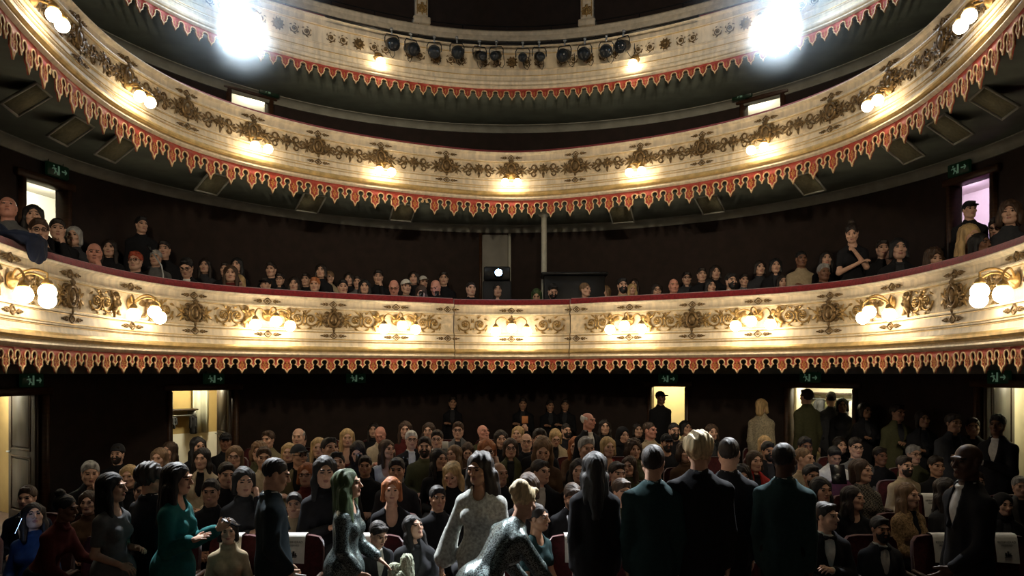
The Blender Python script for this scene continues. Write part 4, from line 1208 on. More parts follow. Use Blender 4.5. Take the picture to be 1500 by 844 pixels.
coat(W(.30, 1.50, zF + 1.22), a_, 'fab_charcoal', 'dark short coat bundled on the left end of the coat shelf', (.55, .7, .22))
coat(W(.74, 1.50, zF + 1.22), a_, 'fab_black', 'black scarf hanging next to the pale green curtain', (.3, .6, .34))
W, wd_, a_, room, fr = doorway(DOORS[2], 'corridor', None, None, (1, .80, .42), 34, 1.3, sh=-.3)
W, wd_, a_, room, fr = doorway(DOORS[3], 'corridor', None, None, (1, .90, .66), 46, 1.9, sh=-.47)
shelf(W, -1.4, -.2, 1.75, zF + 1.62, 'coat rail full of hangers behind the wide right-hand doorway', a_)
for i, (x, m) in enumerate(((-.1, 'fab_charcoal'), (.12, 'fab_olive'), (.36, 'fab_grey'), (.58, 'fab_white'), (.76, 'fab_white'))):
    coat(W(x - .98, 1.70, zF + 1.50), a_ + .9, m, ['charcoal', 'olive', 'grey', 'first white', 'outermost white'][i] + ' coat on the rail behind the wide right-hand doorway')
W, wd_, a_, room, fr = doorway(DOORS[4], 'white', None, None, (1, .90, .64), 44, sh=-.74)
h = wall_hit(1441); door_leaf(h + .02 * (h - WC) / WR, h + .92 * np.array([.80, .60]), zF + .01, 2.0, 'panelled brown door standing open at the far right doorway')
curtain(W, -1.75, -.75, 1.55, zF + .1, zF + 2.25, 'curtain', 'long cream pleated curtain in the far right corridor')
W, wd_, a_, room, fr = doorway(DOORS[5], 'white', None, None, (1, .93, .74), 40, sh=1.0)
curtain(W, .8, 2.2, 1.5, .56, 2.02, 'curtain', 'pale curtain behind the left doorway of the lowest balcony')
W, wd_, a_, room, fr = doorway(DOORS[6], 'white', None, None, (.88, .66, 1.0), 20, sh=-1.0)
curtain(W, -1.6, -.7, 1.5, .56, 2.12, 'greycurtain', 'grey curtain behind the violet-lit right balcony doorway')
point('violet_lamp', W(-1.6, 1.1, 1.0), 5, (1, .15, .75), .15)
W, wd_, a_, room, fr = doorway(DOORS[7], 'white', None, None, (1, .93, .72), 34, sh=.5)
W, wd_, a_, room, fr = doorway(DOORS[8], 'white', None, None, (1, .93, .72), 34, sh=-.5)
b = MB(); b.tube([(-.09, 0, 0), (-.09, 0, .10), (-.02, 0, .16), (.09, 0, .06), (.09, 0, 0)], .022, 8)
pp = wpt(wall_ang(1106), WR - .8); t = empty('folding_chair', (pp[0], pp[1], 3.05), -wall_ang(1106)); tag(t, 'grey folded chair leaning in the upper right doorway', 'chair')
b = MB(); b.tube([(-.2, 0, .02), (-.2, .03, .9), (-.14, .04, .98), (.14, .04, .98), (.2, .03, .9), (.2, 0, .02)], .018, 8); b.build('frame', M['steel'], t)
b = MB(); b.bevbox((0, .06, .72), (.34, .03, .22), .012); b.build('backrest', M['steel'], t, smooth=False)
b = MB(); b.bevbox((0, .10, .40), (.36, .04, .36), .012); b.build('seat', M['steel'], t, smooth=False)
for px, lv, side in ((40, -.02, 'far left'), (310, -.02, 'second left'), (520, -.02, 'middle left'), (980, -.03, 'yellow-lit'), (1190, -.0, 'coat-rail'), (1470, .02, 'far right')):
    a = wall_ang(px); p = wpt(a, WR - .06); exit_sign((p[0], p[1], lv - .06), a, 'dim green exit sign above the %s doorway of the stalls' % side)
for px, z, side in ((78, 2.66, 'left'), (1411, 2.72, 'right')):
    a = wall_ang(px); p = wpt(a, WR - .06); exit_sign((p[0], p[1], z), a, 'dim green exit sign over the %s doorway of the lowest balcony' % side)
for px, z, side in ((388, 4.88 - .02, 'left'), (1093, 4.88 - .02, 'right')):
    a = wall_ang(px); p = wpt(a, WR - .16); exit_sign((p[0], p[1], z - .03), a, 'small exit sign over the %s doorway of the middle balcony' % side)
# grey door at the back of the lowest balcony, white pole, projector and its counter
a = (wall_ang(705) + wall_ang(745)) / 2; p = wpt(a, WR - .05)
t = empty('door_10', (p[0], p[1], .86), -a); tag(t, kind='structure')
b = MB(); b.bevbox((0, 0, .91), (.50, .06, 1.84), .01); b.build('leaf', M['pole_door'] if 'pole_door' in M else M.setdefault('pole_door', mat('grey_door_paint', (.24, .23, .20), .7, 0, .1, 4)), t, smooth=False)
for k in (-1, 1):
    b = MB(); b.box((k * .28, -.01, .91), (.05, .10, 1.88)); b.build('jamb', M['pole'] if k > 0 else M['seatwood'], t, smooth=False)
Y = 13.75
b = MB(); b.lathe([(.11, 0), (.11, .02), (.055, .05), (.05, .1), (.05, 1.92), (.06, 1.95), (.10, 1.98), (.11, 2.0)], 20)
tag(b.build('support_pole', M['pole'], None, ((797 - 750) * Y / FPX, Y, .87)), 'white iron support pole rising behind the control desk', 'pole')
t = empty('control_desk', ((840 - 750) * 13.45 / FPX, 13.45, .58)); tag(t, 'black control desk on the lowest balcony next to the white pole', 'desk')
b = MB(); b.bevbox((0, 0, .56), (1.05, .5, 1.12), .015); b.build('body', M['dark'], t, smooth=False)
b = MB(); b.bevbox((0, -.02, 1.15), (1.15, .6, .05), .012); b.build('desk_top', M['blackmetal'], t, smooth=False)
Y = 13.3; z = (HOR - 401) * Y / FPX
t = empty('projector', ((728 - 750) * Y / FPX, Y, z - .33 - .0)); tag(t, 'lit video projector shining blue white on a black stand in the middle of the balcony', 'projector')
b = MB(); b.bevbox((0, .2, .33), (.46, .5, .24), .02); b.build('housing', M['blackmetal'], t, smooth=False)
b = MB(); b.lathe([(.075, .0), (.085, -.03), (.085, .06), (.075, .07)], 20, (.03, -.07, .33), axis=1); b.build('lens_barrel', M['blackmetal'], t)
b = MB(); b.lathe([(.01, 0), (.06, .0), (.06, .005), (.01, .008)], 20, (.03, -.142, .33), axis=1); b.build('lens', M['projlens'], t)
b = MB(); b.bevbox((0, .2, -.20), (.5, .5, .80), .02); b.build('stand', M['dark'], t, smooth=False)
# pilasters above the topmost balcony
for px, sd in ((618, 'left'), (860, 'right')):
    Y = 13.62; X = (px - 750) * Y / FPX; q = B3.from_px(px, -.45); p, n = B3.at(q, -.47)
    t = empty('pilaster', (p[0], p[1], 6.12), B3.rz(q)); tag(t, '%s of two slender cream pilasters above the topmost balcony' % sd, 'pilaster')
    b = MB(); b.bevbox((0, 0, .06), (.30, .20, .12), .01); b.build('base', M['pilaster'], t, smooth=False)
    b = MB(); b.bevbox((0, 0, 1.08), (.22, .14, 1.92), .01); b.build('shaft', M['pilaster'], t, smooth=False)
    f = MB()
    for x in (-.085, .085): f.tube([(x, -.072, .16), (x, -.072, 1.9)], .009, 6)
    f.build('shaft_fillet', M['gilt'], t)
    for zc in (.26, .78, 1.3):
        o = obj('relief', cartouche_me(.36), t); o.location = (0, -.068, zc); o.scale = (.55, .6, .6); setslot(o, 0, M['gilt'])
# ---------------------------------------------------------------- lamps
GL = {}
def globe_me(r):
    if r not in GL:
        b = MB(); b.ball((0, 0, 0), r, 18, 12); GL[r] = b.mesh('globe', True, [M['globe']])
    return GL[r]
def globe_lamp(plan, q, z, spec, r, label, group, ex=0.0, holder=.10):
    """bracket with curved arms; spec: (along, out, up) of every globe"""
    p, n = plan.at(q, ex)
    t = empty('globe_lamp', (p[0], p[1], z), plan.rz(q)); tag(t, label, 'lamp', group)
    b = MB(); b.lathe([(.03, 0), (.075, -.004), (.085, -.02), (.06, -.035), (.03, -.06), (.012, -.075)], 16, axis=1, R=np.diag([1, -1, 1])); b.build('back_plate', M['gilt'], t)
    for x, o, u in spec:
        a = MB(); P = [(0, -.03, 0)]
        for s_ in np.linspace(.15, 1, 8): P.append((x * s_ ** .8, -.03 - (o - .03) * s_ ** 1.1, holder * math.sin(PI * s_ * .8) + (u + r + .035) * s_ ** 2 ))
        P.append((x, -o, u + r + .0))
        a.tube(P, .011, 8)
        arm = a.build('arm', M['gilt'], t)
        c = MB(); c.lathe([(.012, .05), (.03, .035), (.045, .012), (.05, 0), (.042, -.012)], 14, (x, -o, u + r)); c.build('globe_cap', M['gilt'], arm)
        g = obj('globe', globe_me(r), t); g.location = (x, -o, u)
    return t
pos1 = ['far left', 'second from the left', 'third from the left', 'fourth from the left', 'middle', 'fourth from the right', 'third from the right', 'second from the right', 'far right']
for q, nm in zip(L1, pos1):
    globe_lamp(B1, q, .84, ((-.25, .22, -.15), (0.01, .31, -.10), (.25, .22, -.15)), .078, 'three-globe bracket lamp on the lowest balcony front, ' + nm, 'globe lamps of the lowest balcony', exo(q))
for q, nm in zip(L2, pos1):
    globe_lamp(B2, q, s2(.72), ((-.105, .23, -.17), (.105, .23, -.17)), .066, 'pair of globe lamps on the middle balcony front, ' + nm, 'globe lamps of the middle balcony', 0, .02)
for px, nm in zip(LAMPS[3], ('left', 'right')):
    q = B3.from_px(px, .15); globe_lamp(B3, q, s3(.62), ((0, .14, -.12),), .075, 'single globe lamp at the %s end of the stage lantern row' % nm, 'globe lamps of the topmost balcony', 0, .02)
# row of black lanterns on the topmost balcony, and the two that are lit
def lantern(q, z, label, lit=False, sc=1.0, aim=0.0, group='stage lanterns on the topmost balcony', kind=0):
    p, n = B3.at(q, .26)
    t = empty('stage_lantern', (p[0], p[1], z), B3.rz(q) + aim); tag(t, label, 'stage light', group); t.scale = (sc,) * 3
    R = rotm(0, 0, 0); R = np.array(Euler((math.radians(24), 0, 0)).to_matrix())
    def L(prof, nm, m, c=(0, 0, 0), par=t):
        b = MB(); V0 = MB(); b.lathe(prof, 18, c, axis=1)
        b.v = [v @ R.T for v in b.v]; return b.build(nm, m, par)
    if kind == 0: hs = L([(.06, -.17), (.085, -.15), (.10, -.06), (.105, .07), (.115, .08), (.115, .12), (.10, .12)], 'housing', M['blackmetal'])
    else: hs = L([(.05, -.22), (.075, -.20), (.08, .0), (.065, .03), (.065, .18), (.08, .19), (.08, .23), (.068, .23)], 'housing', M['blackmetal'])
    y = .118 if kind == 0 else .22
    L([(.002, y), (.092 if kind == 0 else .062, y), (.09 if kind == 0 else .06, y + .012), (.002, y + .02)], 'lens', M['spotlens'] if lit else M['lens'])
    b = MB(); b.tube([(-.13, 0, 0), (-.13, 0, .10), (-.10, 0, .16), (.10, 0, .16), (.13, 0, .10), (.13, 0, 0)], .010, 6); b.build('yoke', M['blackmetal'], t)
    b = MB(); b.tube([(0, 0, .16), (0, .02, .26)], .016, 8); b.bevbox((0, .03, .27), (.05, .06, .05), .008); b.build('hook_clamp', M['steel'], t)
    b = MB(); b.tube([(.0, .15, -.05), (.03, .19, -.12), (.08, .2, -.16), (.12, .22, -.08), (.10, .24, .1)], .006, 5); b.build('cable', M['dark'], t)
    return t
band(B3, [(.20, 5.595), (.225, 5.58), (.25, 5.595), (.225, 5.615)], 'lighting_bar', M['blackmetal'], bal3, -3.3, 3.3)
oct_ = ['first', 'second', 'third', 'fourth', 'fifth', 'sixth', 'seventh', 'eighth', 'ninth', 'tenth', 'eleventh', 'twelfth']
for i, (px, py) in enumerate(((574, 67), (603, 74), (637, 78), (669, 79), (702, 84), (727, 84), (765, 86), (789, 85), (827, 83), (857, 81), (888, 77), (913, 70))):
    q = B3.from_px(px, .26); Y = B3.at(q, .26)[0][1]
    lantern(q, (HOR - py) * Y / FPX + .03, '%s unlit black stage lantern from the left along the topmost balcony' % oct_[i], False, .92, .25 * math.sin(i * 2.1), kind=1 if i in (4, 5, 6, 7) else 0)
hm = bpy.data.materials.new('lit_haze'); hm.use_nodes = True; hm.node_tree.nodes.remove(hm.node_tree.nodes['Principled BSDF'])
vs = hm.node_tree.nodes.new('ShaderNodeVolumeScatter'); vs.inputs['Color'].default_value = (.72, .88, 1, 1); vs.inputs['Density'].default_value = .20; vs.inputs['Anisotropy'].default_value = .25
hn = hm.node_tree.nodes; tcn = hn.new('ShaderNodeTexCoord'); vl = hn.new('ShaderNodeVectorMath'); vl.operation = 'LENGTH'
mr = hn.new('ShaderNodeMapRange'); mr.interpolation_type = 'SMOOTHERSTEP'; mr.inputs[1].default_value = .15; mr.inputs[2].default_value = 1.6; mr.inputs[3].default_value = .42; mr.inputs[4].default_value = 0.0
hm.node_tree.links.new(tcn.outputs['Object'], vl.inputs[0]); hm.node_tree.links.new(vl.outputs['Value'], mr.inputs[0]); hm.node_tree.links.new(mr.outputs[0], vs.inputs['Density'])
hm.node_tree.links.new(vs.outputs[0], hm.node_tree.nodes['Material Output'].inputs['Volume']); M['haze'] = hm
SPOTS = []
for px, py, nm in ((337, -4, 'left'), (1154, -6, 'right')):
    q = B3.from_px(px, .30); P, n = B3.at(q, .30); z = (HOR - py) * P[1] / FPX
    t = lantern(q, z, 'dazzling lit stage lantern on the %s of the topmost balcony' % nm, True, 1.5, 0.0, 'lit stage lanterns')
    aim = math.atan2(-P[0], P[1] - 2.0); t.rotation_euler = (0, 0, -math.atan2(P[0], P[1] - 2.0))
    d = np.array([0 - P[0], 2.5 - P[1], -1.3 - z]); d /= np.linalg.norm(d)
    SPOTS.append((P, z, d))
    spot('lantern_beam', (P[0] + d[0] * .32, P[1] + d[1] * .32, z + d[2] * .32), (.25 * P[0], 5.8, -1.0), STAGE_SPOT_POWER, (.86, .94, 1.0), 33, .12, .5)
    point('lantern_spill', (P[0] + d[0] * .60, P[1] + d[1] * .60, z), 26, (.26, .56, 1.0), .06)
    hz = MB(); hz.ball((0, 0, 0), 1.65, 24, 14); ho = obj('haze', hz.mesh('haze', True, [M['haze']]), None, (P[0] + d[0] * .4, P[1] + d[1] * .4, z))
    tag(ho, 'thin blue haze lit up around the dazzling %s lantern' % nm, 'haze', kind='stuff')
for px in (376, 1112):
    q = B3.from_px(px, .15); globe_lamp(B3, q, s3(.62) + .18, ((0, .14, -.12),), .075, 'single globe lamp next to the dazzling %s lantern' % ('left' if px < 750 else 'right'), 'globe lamps of the topmost balcony', 0, .02)
# ---------------------------------------------------------------- the audience
def seatS(sex, **k): return Skel(sex, True, lean=k.pop('lean', -3), **k)
POST = {
 'm0': lambda: seatS('M', arms=('lap', 'lap')), 'mr': lambda: seatS('M', yaw=38, pitch=-2, arms=('lap', 'cross')),
 'mu': lambda: seatS('M', yaw=30, pitch=-16, arms=('lap', 'lap')), 'mc': lambda: seatS('M', lean=9, yaw=8, pitch=4, arms=('cross', 'chin'), hands=('relax', 'fist')),
 'mx': lambda: seatS('M', yaw=-4, arms=('cross', 'cross')), 'mp': lambda: seatS('M', lean=6, pitch=24, arms=('phone', 'phone'), hands=('grip', 'grip')),
 'mf': lambda: seatS('M', lean=16, yaw=12, pitch=14, arms=('rail', 'rail')),
 'f0': lambda: seatS('F', arms=('lap', 'lap')), 'fr': lambda: seatS('F', yaw=38, pitch=-2, arms=('lap', 'lap')),
 'fu': lambda: seatS('F', yaw=32, pitch=-18, arms=('lap', 'lap')), 'fc': lambda: seatS('F', lean=7, yaw=10, pitch=3, arms=('cross', 'cheek'), hands=('relax', 'fist')),
 'fx': lambda: seatS('F', arms=('cross', 'cross')), 'fp': lambda: seatS('F', lean=8, pitch=24, arms=('phone', 'phone'), hands=('grip', 'grip')),
 'ff': lambda: seatS('F', lean=18, yaw=-15, pitch=8, arms=('rail', 'rail')),
 'fa': lambda: seatS('F', pitch=-4, arms=('lap', 'raise'), hands=('relax', 'grip')),
 'ma': lambda: seatS('M', pitch=2, arms=('lap', ((.06, -.12, -.20), (-.16, -.10, .20))), hands=('relax', 'grip')),
 'MS': lambda: Skel('M', False, arms=('down', 'down')), 'FS': lambda: Skel('F', False, arms=('down', 'down')), 'MSr': lambda: Skel('M', False, yaw=22, arms=('down', 'down')),
 'MSx': lambda: Skel('M', False, yaw=8, arms=('down', 'cross')), 'FSx': lambda: Skel('F', False, yaw=8, arms=('down', 'cross')),
}
def B_(key): return body_set(key, BODYC[key]['s'] if key in BODYC else POST[key]())
def top_of(key, hair):
    s = B_(key)['s']; return s.hc[2] + {'bald': .112, 'crop': .120, 'fringe': .114, 'hood': .14, 'curly': .148, 'bushy': .148, 'bun': .172, 'beanie': .145, 'cap': .13, 'updo': .15}.get(hair, .128)
ORD = ['first', 'second', 'third', 'fourth', 'fifth', 'sixth', 'seventh', 'eighth', 'ninth', 'tenth', 'eleventh', 'twelfth', 'thirteenth', 'fourteenth', 'fifteenth', 'sixteenth', 'seventeenth', 'eighteenth', 'nineteenth', 'twentieth', 'twenty-first', 'twenty-second', 'twenty-third', 'twenty-fourth', 'twenty-fifth', 'twenty-sixth', 'twenty-seventh', 'twenty-eighth', 'twenty-ninth', 'thirtieth']
POSE = {'mc': 'chin on fist', 'fc': 'cheek on hand', 'mx': 'arms crossed', 'fx': 'arms crossed', 'mp': 'looking down', 'fp': 'looking down', 'mf': 'leaning forward', 'ff': 'leaning forward', 'fa': 'arm raised', 'ma': 'holding up a card', 'mu': 'looking up', 'fu': 'looking up', 'mr': 'head turned', 'fr': 'head turned'}
CN = {'blue_grey': 'blue-grey', 'teal_suit': 'dark teal'}
def parse(txt):
    out = []
    for ln in txt.strip().splitlines():
        ln = ln.split('|'); f = ln[0].split()
        if len(f) < 8: continue
        fl = f[8:] 
        out.append(dict(px=float(f[0]), py=float(f[1]), sex=f[2], hair=f[3], hcol=f[4], top=f[5], tcol=f[6], yaw=float(f[7]), post=next((x for x in fl if x in POST), None), g='g' in fl, b='b' in fl, skin=next((x for x in fl if x in SKIN), 'fair'),
            hat=next((x.split(':')[0] for x in fl if x.startswith(('cap:', 'beanie:'))), None), hatcol=next((x.split(':')[1] for x in fl if ':' in x and not x.startswith(('t', 'x:'))), 'black'), tier=next((int(x[1]) for x in fl if x[0] == 't' and x[1:].isdigit()), None), label=ln[1].strip() if len(ln) > 1 else None))
    return out
# px, py of the top of the head, build, hair, garment, facing, posture
STALLS = parse('''
40 712 M short brown jacket navy 12
52 736 F long dark sweater blue 40 fu | person in blue sweater lit by a telephone, far left front row
125 676 M short grey coat black 25 mc
172 650 M short dark sweater black 8 b beanie:charcoal
189 681 F bob blond sweater black 10
130 719 F bob brown sweater brown 15
210 701 M short dark sweater black 20 tan
233 656 F long light_brown sweater charcoal 0
247 647 F long brown sweater black -12
290 640 F long black coat black 40
296 656 F long dark coat cream 5 | person in cream open coat over dark top before the coat-shelf doorway
331 634 M short black sweater black 20 brown cap:black
344 653 F bob light_brown sweater black 10 g | person in sunglasses and black sweater below the narrow door leaf
325 678 M short dark sweater black 25 mc
352 684 F bob black sweater charcoal 20 fc
309 702 M short dark sweater black 12 tan
330 706 M fringe brown sweater black 25 mc
392 631 M short brown coat khaki -10
379 646 F curly light_brown sweater olive 5
387 655 M short brown sweater cream 20
423 649 F bob blond sweater black 5
437 628 M fringe grey sweater grey 0
441 635 M short dark sweater black -8 g
438 651 M fringe grey jacket khaki 40 g cap:charcoal
449 678 F bob ginger sweater maroon 0 g
467 641 F long blond sweater black 10
485 641 M short black sweater white 40 mu
474 668 F long black sweater black 8 fc
493 662 M short black coat charcoal 25 mu
509 628 F verylong blond vneck maroon 15 | person in low-cut maroon top, left of the cream shirt and bent head
524 647 F long dark sweater black 0 fp | person in black lit pale blue by a telephone held low
557 626 M bald grey sweater cream 0 mp rosy | person in cream shirt bending the head, left of the white-shirted suit
547 619 F long dark sweater black 5
594 617 F long brown sweater maroon 5
567 644 F long brown vneck white 40
535 668 M short dark sweater black 8 tan
581 671 M short black sweater charcoal 5 tan
563 680 F long brown sweater black 38
574 699 F bob ginger vneck black 12 | person in black V-neck blouse sitting upright behind the green-lit walker
431 722 M short dark sweater beige 12
462 722 M short light_brown jacket black 35
454 712 F long dark sweater brown 25
542 766 M short dark jacket charcoal 45 mp | person in charcoal jacket bent low beneath the pointing hand
603 631 M short white jacket black 15 g | person in black suit, glasses and open white collar, blue telephone below
622 640 M short dark sweater olive 5 b
640 630 M short dark jacket black 0 ma g | person in glasses and black jacket raising a pale card
628 619 F long brown sweater brown -5
671 618 M short brown coat grey 0 g | person in glasses and grey open coat, hands raised, before the black lobby
709 623 M bald grey jacket olive 38 mu rosy
734 630 F long dark sweater black 10
713 643 F bob ginger sweater maroon 0 fc g
748 642 F bob brown coat olive 5 g | person in broad olive coat and glasses behind the sheer white sleeve
758 624 F bob blond sweater black -20 fa | person in black lifting an orange card on an outstretched arm
771 636 M bald grey sweater black 0 g
643 657 F long black sweater black 35
665 652 F long light_brown sweater charcoal -30
684 649 F long brown sweater brown 5 fp
616 677 F bob black sweater black -42
667 677 F long blond sweater black -15 fp
731 679 M bald brown sweater black 30 tan
771 694 F bob brown sweater black 10 fp
642 712 M short black sweater black 20 tan
627 732 M short dark sweater black 45 tan mu
609 754 F long black coat charcoal 45 fu | person in charcoal coat gazing up to the right beside the sheer white sleeve
791 628 M short dark sweater black 5
795 640 F long light_brown sweater brown 0 fp
812 629 F bob blond coat beige 8 g fp | person in beige coat and glasses, head bent, left of the standing usher
830 621 M crop dark sweater black 20 b
842 640 F verylong ginger sweater brown 5 ff
886 614 F long dark sweater black 0
911 624 F hood black sweater black 10 fc | person wrapped in a black hood, one hand at the cheek
891 640 F bob blond vneck red 15
929 642 F curly brown sweater olive 8
952 619 M crop brown sweater beige 40 rosy | person in beige crew-neck sweater turned to the right, left of the yellow doorway
935 619 F bob dark sweater black 0
792 674 M short dark jacket black 38
817 661 F hood black coat beige -10 fp
848 672 F long dark sweater black -5
828 706 F bob brown sweater black 5 fp
836 709 M short brown jacket black 10 b mp tan | person in dinner jacket looking down at a telephone left of the black-jacketed back
905 677 M short dark sweater charcoal 20
907 702 M short brown sweater olive 15 mc
921 668 F long brown sweater olive -25
988 620 M crop black sweater black 8 b
1004 616 F bob black sweater cream 20 fr
977 636 M short black tee black 5 b tan cap:black
1004 646 F curly brown sweater brown 5
1043 621 F bob brown coat black 5
1120 638 F bob blond coat beige -10
1126 647 M short black coat black 5 b tan
1106 660 F bob brown coat red 10 | person in bright red coat left of the dark-suited figure with a white collar
1087 680 F curly dark coat beige -5
1178 657 M crop light_brown sweater beige 42 mr
1189 681 M short black sweater black 5 b tan
1204 699 F long black sweater black 10 tan
1223 655 M short black coat white 0 tan mp | person in white coat glowing blue from the tablet screen on the lap
1254 641 M short dark sweater grey -5 g
1231 640 F bob dark sweater black 5
1262 672 F bob brown shirt check 30
1326 668 M short dark sweater beige 10 b | person in plain beige sweater, right of the checked shirt
1339 652 M short grey sweater olive 5 g
1182 707 M short dark coat black 10
1250 712 F long dark dress black 32
1232 734 F bob dark sweater black 5
1210 736 M short dark jacket black 35 | person in dinner jacket with bow tie in the front row, turned right
1290 757 M short black jacket charcoal 5 b tan | person in dinner jacket and bow tie facing the stage from the front row
1332 707 F long light_brown coat fur 25 | person in tawny fur waistcoat over black beside the draped white paper
1372 668 M short dark sweater black 0 tan
1470 721 F hood black coat black -5
1494 698 M short grey coat grey -15
1160 690 F long dark sweater black -5
1015 690 M short brown sweater olive -10
700 660 F long dark sweater black -10
860 640 M short grey sweater black 15
1300 690 F bob black sweater black -10 brown
1388 700 F long dark sweater charcoal 15
1290 655 M short dark sweater black 10 brown
1180 640 M short black sweater charcoal 0 brown
1430 690 M short dark jacket black -10 tan
350 720 F long brown sweater charcoal 10
300 735 M short brown sweater black 15
335 760 F bob dark sweater beige 20
370 690 M short brown coat black 15 
500 715 F long brown sweater brown 5
605 705 F bob dark sweater charcoal -15
880 690 F long dark sweater black 8 brown
940 700 F curly dark sweater charcoal 0 brown
''')
MISS = [0]
ROWS = [6.75 + .80 * k for k in range(8)]
taken = {k: [] for k in range(len(ROWS))}
def fits(k, X): return math.hypot(X, max(ROWS[k] + .4 - WC[1], 0)) < WR - .35 and abs(X) < WR - .4 and all(abs(X - x) > .31 for x in taken[k])
def choose(d):
    if d['post'] is None:
        a = abs(d['yaw']); pre = d['sex'].lower()
        d['post'] = pre + ('r' if a > 26 else '0')
    d['rot'] = d['yaw']; d['mir'] = False
    if d['post'][1] in 'ru': d['mir'] = d['yaw'] < 0; d['rot'] = d['yaw'] - math.copysign(34, d['yaw'])
    elif d['post'][1] in 'cf' and d['yaw'] < -5: d['mir'] = True
def wear(d):
    return 'person in %s %s%s' % (CN.get(d['tcol'], d['tcol']), {'vneck': 'V-neck', 'tee': 't-shirt', 'coat': 'open coat', 'check': 'checked shirt'}.get(d['top'], d['top']), (', ' + d['hat']) if d['hat'] else (', glasses' if d['g'] else ''))
for d in sorted(STALLS, key=lambda d: (d['label'] is None, d['px'] not in (627, 1250, 642, 462, 431))):
    choose(d); best = None; h0 = top_of(d['post'], d['hat'] or d['hair'])
    for k, Y in enumerate(ROWS):
        hy = Y + B_(d['post'])['s'].hc[1]; X = (d['px'] - 750) * hy / FPX; z = (HOR - d['py']) * hy / FPX
        sc = (z - FZ(Y)) / h0
        if not fits(k, X) or (k == 0 and d['py'] < (725 if d['label'] else 740)): continue
        e = abs(math.log(max(sc, .1)))
        if best is None or e < best[0]: best = (e, k, X, sc)
    if best is None or best[0] > .21: d['row'] = None; MISS[0] += 1; continue
    d['row'] = best[1]; d['X'] = best[2]; d['sc'] = min(max(best[3], .83), 1.19); taken[best[1]].append(best[2])
print('MISSED', [(d['px'], d['py']) for d in STALLS if d['row'] is None], 'per row', {k: len(v) for k, v in taken.items()})
used_labels = set()
def uniq(l):
    assert l not in used_labels, l
    used_labels.add(l); return l
for k, Y in enumerate(ROWS):
    R_ = sorted([d for d in STALLS if d['row'] == k], key=lambda d: d['X'])
    for i, d in enumerate(R_):
        ps = POSE.get(d['post'])
        lab = d['label'] or '%s%s, %s from the left in %s stalls row' % (wear(d), (', ' + ps) if ps else '', ORD[i], ORD[k])
        if len(lab.replace(',', ' ').split()) > 16: lab = lab.replace('from the left', 'from left')
        person(B_(d['post']), (d['X'], Y, FZ(Y)), d['rot'], d['sc'], d['skin'], d['hair'], d['hcol'], d['top'], d['tcol'], 'trousers', 'charcoal', d['g'], d['b'], uniq(lab), 'audience seated in the stalls', d['mir'], 'black' if d['tcol'] in ('cream', 'beige', 'white', 'fur', 'red', 'khaki') else 'white' if d['top'] == 'jacket' else 'charcoal', d['hat'], d['hatcol'])
# seats
def seat_protos():
    P = {}
    b = MB()
    n = 8; V = []; F = []      # back: padded panel with a rounded top
    prof = [(-.24, .40), (-.245, .75), (-.235, .84), (-.20, .885), (-.12, .90), (.12, .90), (.20, .885), (.235, .84), (.245, .75), (.24, .40)]
    m = len(prof)
    for y, ins in ((.155, .02), (.14, .0), (.195, 0), (.215, .015)):
        for x, z in prof: V.append([x * (1 - ins * 3), y + (z - .4) * .13, z - (ins if z > .5 else 0)])
    for a in range(3):
        for i in range(m):
            j = (i + 1) % m; F.append([a * m + i, a * m + j, (a + 1) * m + j, (a + 1) * m + i])
    F.append(list(range(m))); F.append(list(range(3 * m, 4 * m))[::-1])
    b.add(V, F); P['seat_back'] = (b.mesh('seat_back', True, [M['seat']]), 'seat'); autosmooth(P['seat_back'][0], 50)
    b = MB(); b.bevbox((0, -.07, .345), (.45, .44, .07), .025); P['seat_cushion'] = (b.mesh('seat_cushion', False, [M['seat']]), 'seat')
    b = MB(); b.bevbox((.262, -.02, .59), (.045, .36, .035), .012)
    P['armrests'] = (b.mesh('armrest', False, [M['seatwood']]), 'w')
    b = MB(); b.bevbox((.262, .05, .285), (.035, .24, .57), .008)
    P['side_frame'] = (b.mesh('side_frame', False, [M['seatwood']]), 'w')
    return P
SP = seat_protos()
def seat(X, Y, label):
    t = empty('theatre_seat', (X, Y, FZ(Y))); tag(t, label, 'seat', 'burgundy seats of the stalls')
    obj('seat_back', SP['seat_back'][0], t); obj('seat_cushion', SP['seat_cushion'][0], t)
    for k in (0, -.524):
        for nm in ('armrests', 'side_frame'): obj('armrest' if nm == 'armrests' else nm, SP[nm][0], t, (k, 0, 0))
    return t
PAPERS = [(50, 828), (338, 806), (431, 801), (526, 806), (843, 791), (926, 808), (1105, 793), (1383, 799), (1475, 802)]
for px, py in PAPERS:
    X = (px - 750) * 6.87 / FPX
    if all(abs(X - x) > .31 for x in taken[0]): taken[0].append(X)
taken[2].append((1366 - 750) * (ROWS[2] + .12) / FPX) if all(abs((1366 - 750) * (ROWS[2] + .12) / FPX - x) > .4 for x in taken[2]) else None
for k, Y in enumerate(ROWS):
    xs = sorted(taken[k]); add = []
    lim = min(WR - .6, math.sqrt(max((WR - .55) ** 2 - max(Y + .4 - WC[1], 0) ** 2, 0)))
    edges = [-lim] + xs + [lim]
    for a, c in zip(edges[:-1], edges[1:]):
        n = int((c - a) / .56) - 1
        if n > 0: add += [a + (c - a) * (i + 1) / (n + 1) for i in range(n)]
    allx = sorted(xs + add)
    allx = sorted(set(allx))
    kept = []
    for X in allx:
        if not kept or X - kept[-1] > .47: kept.append(X)
    for i, X in enumerate(kept):
        seat(X, Y, uniq('burgundy plush theatre seat, %s from the left in the %s stalls row' % (ORD[min(i, 29)], ORD[k])))
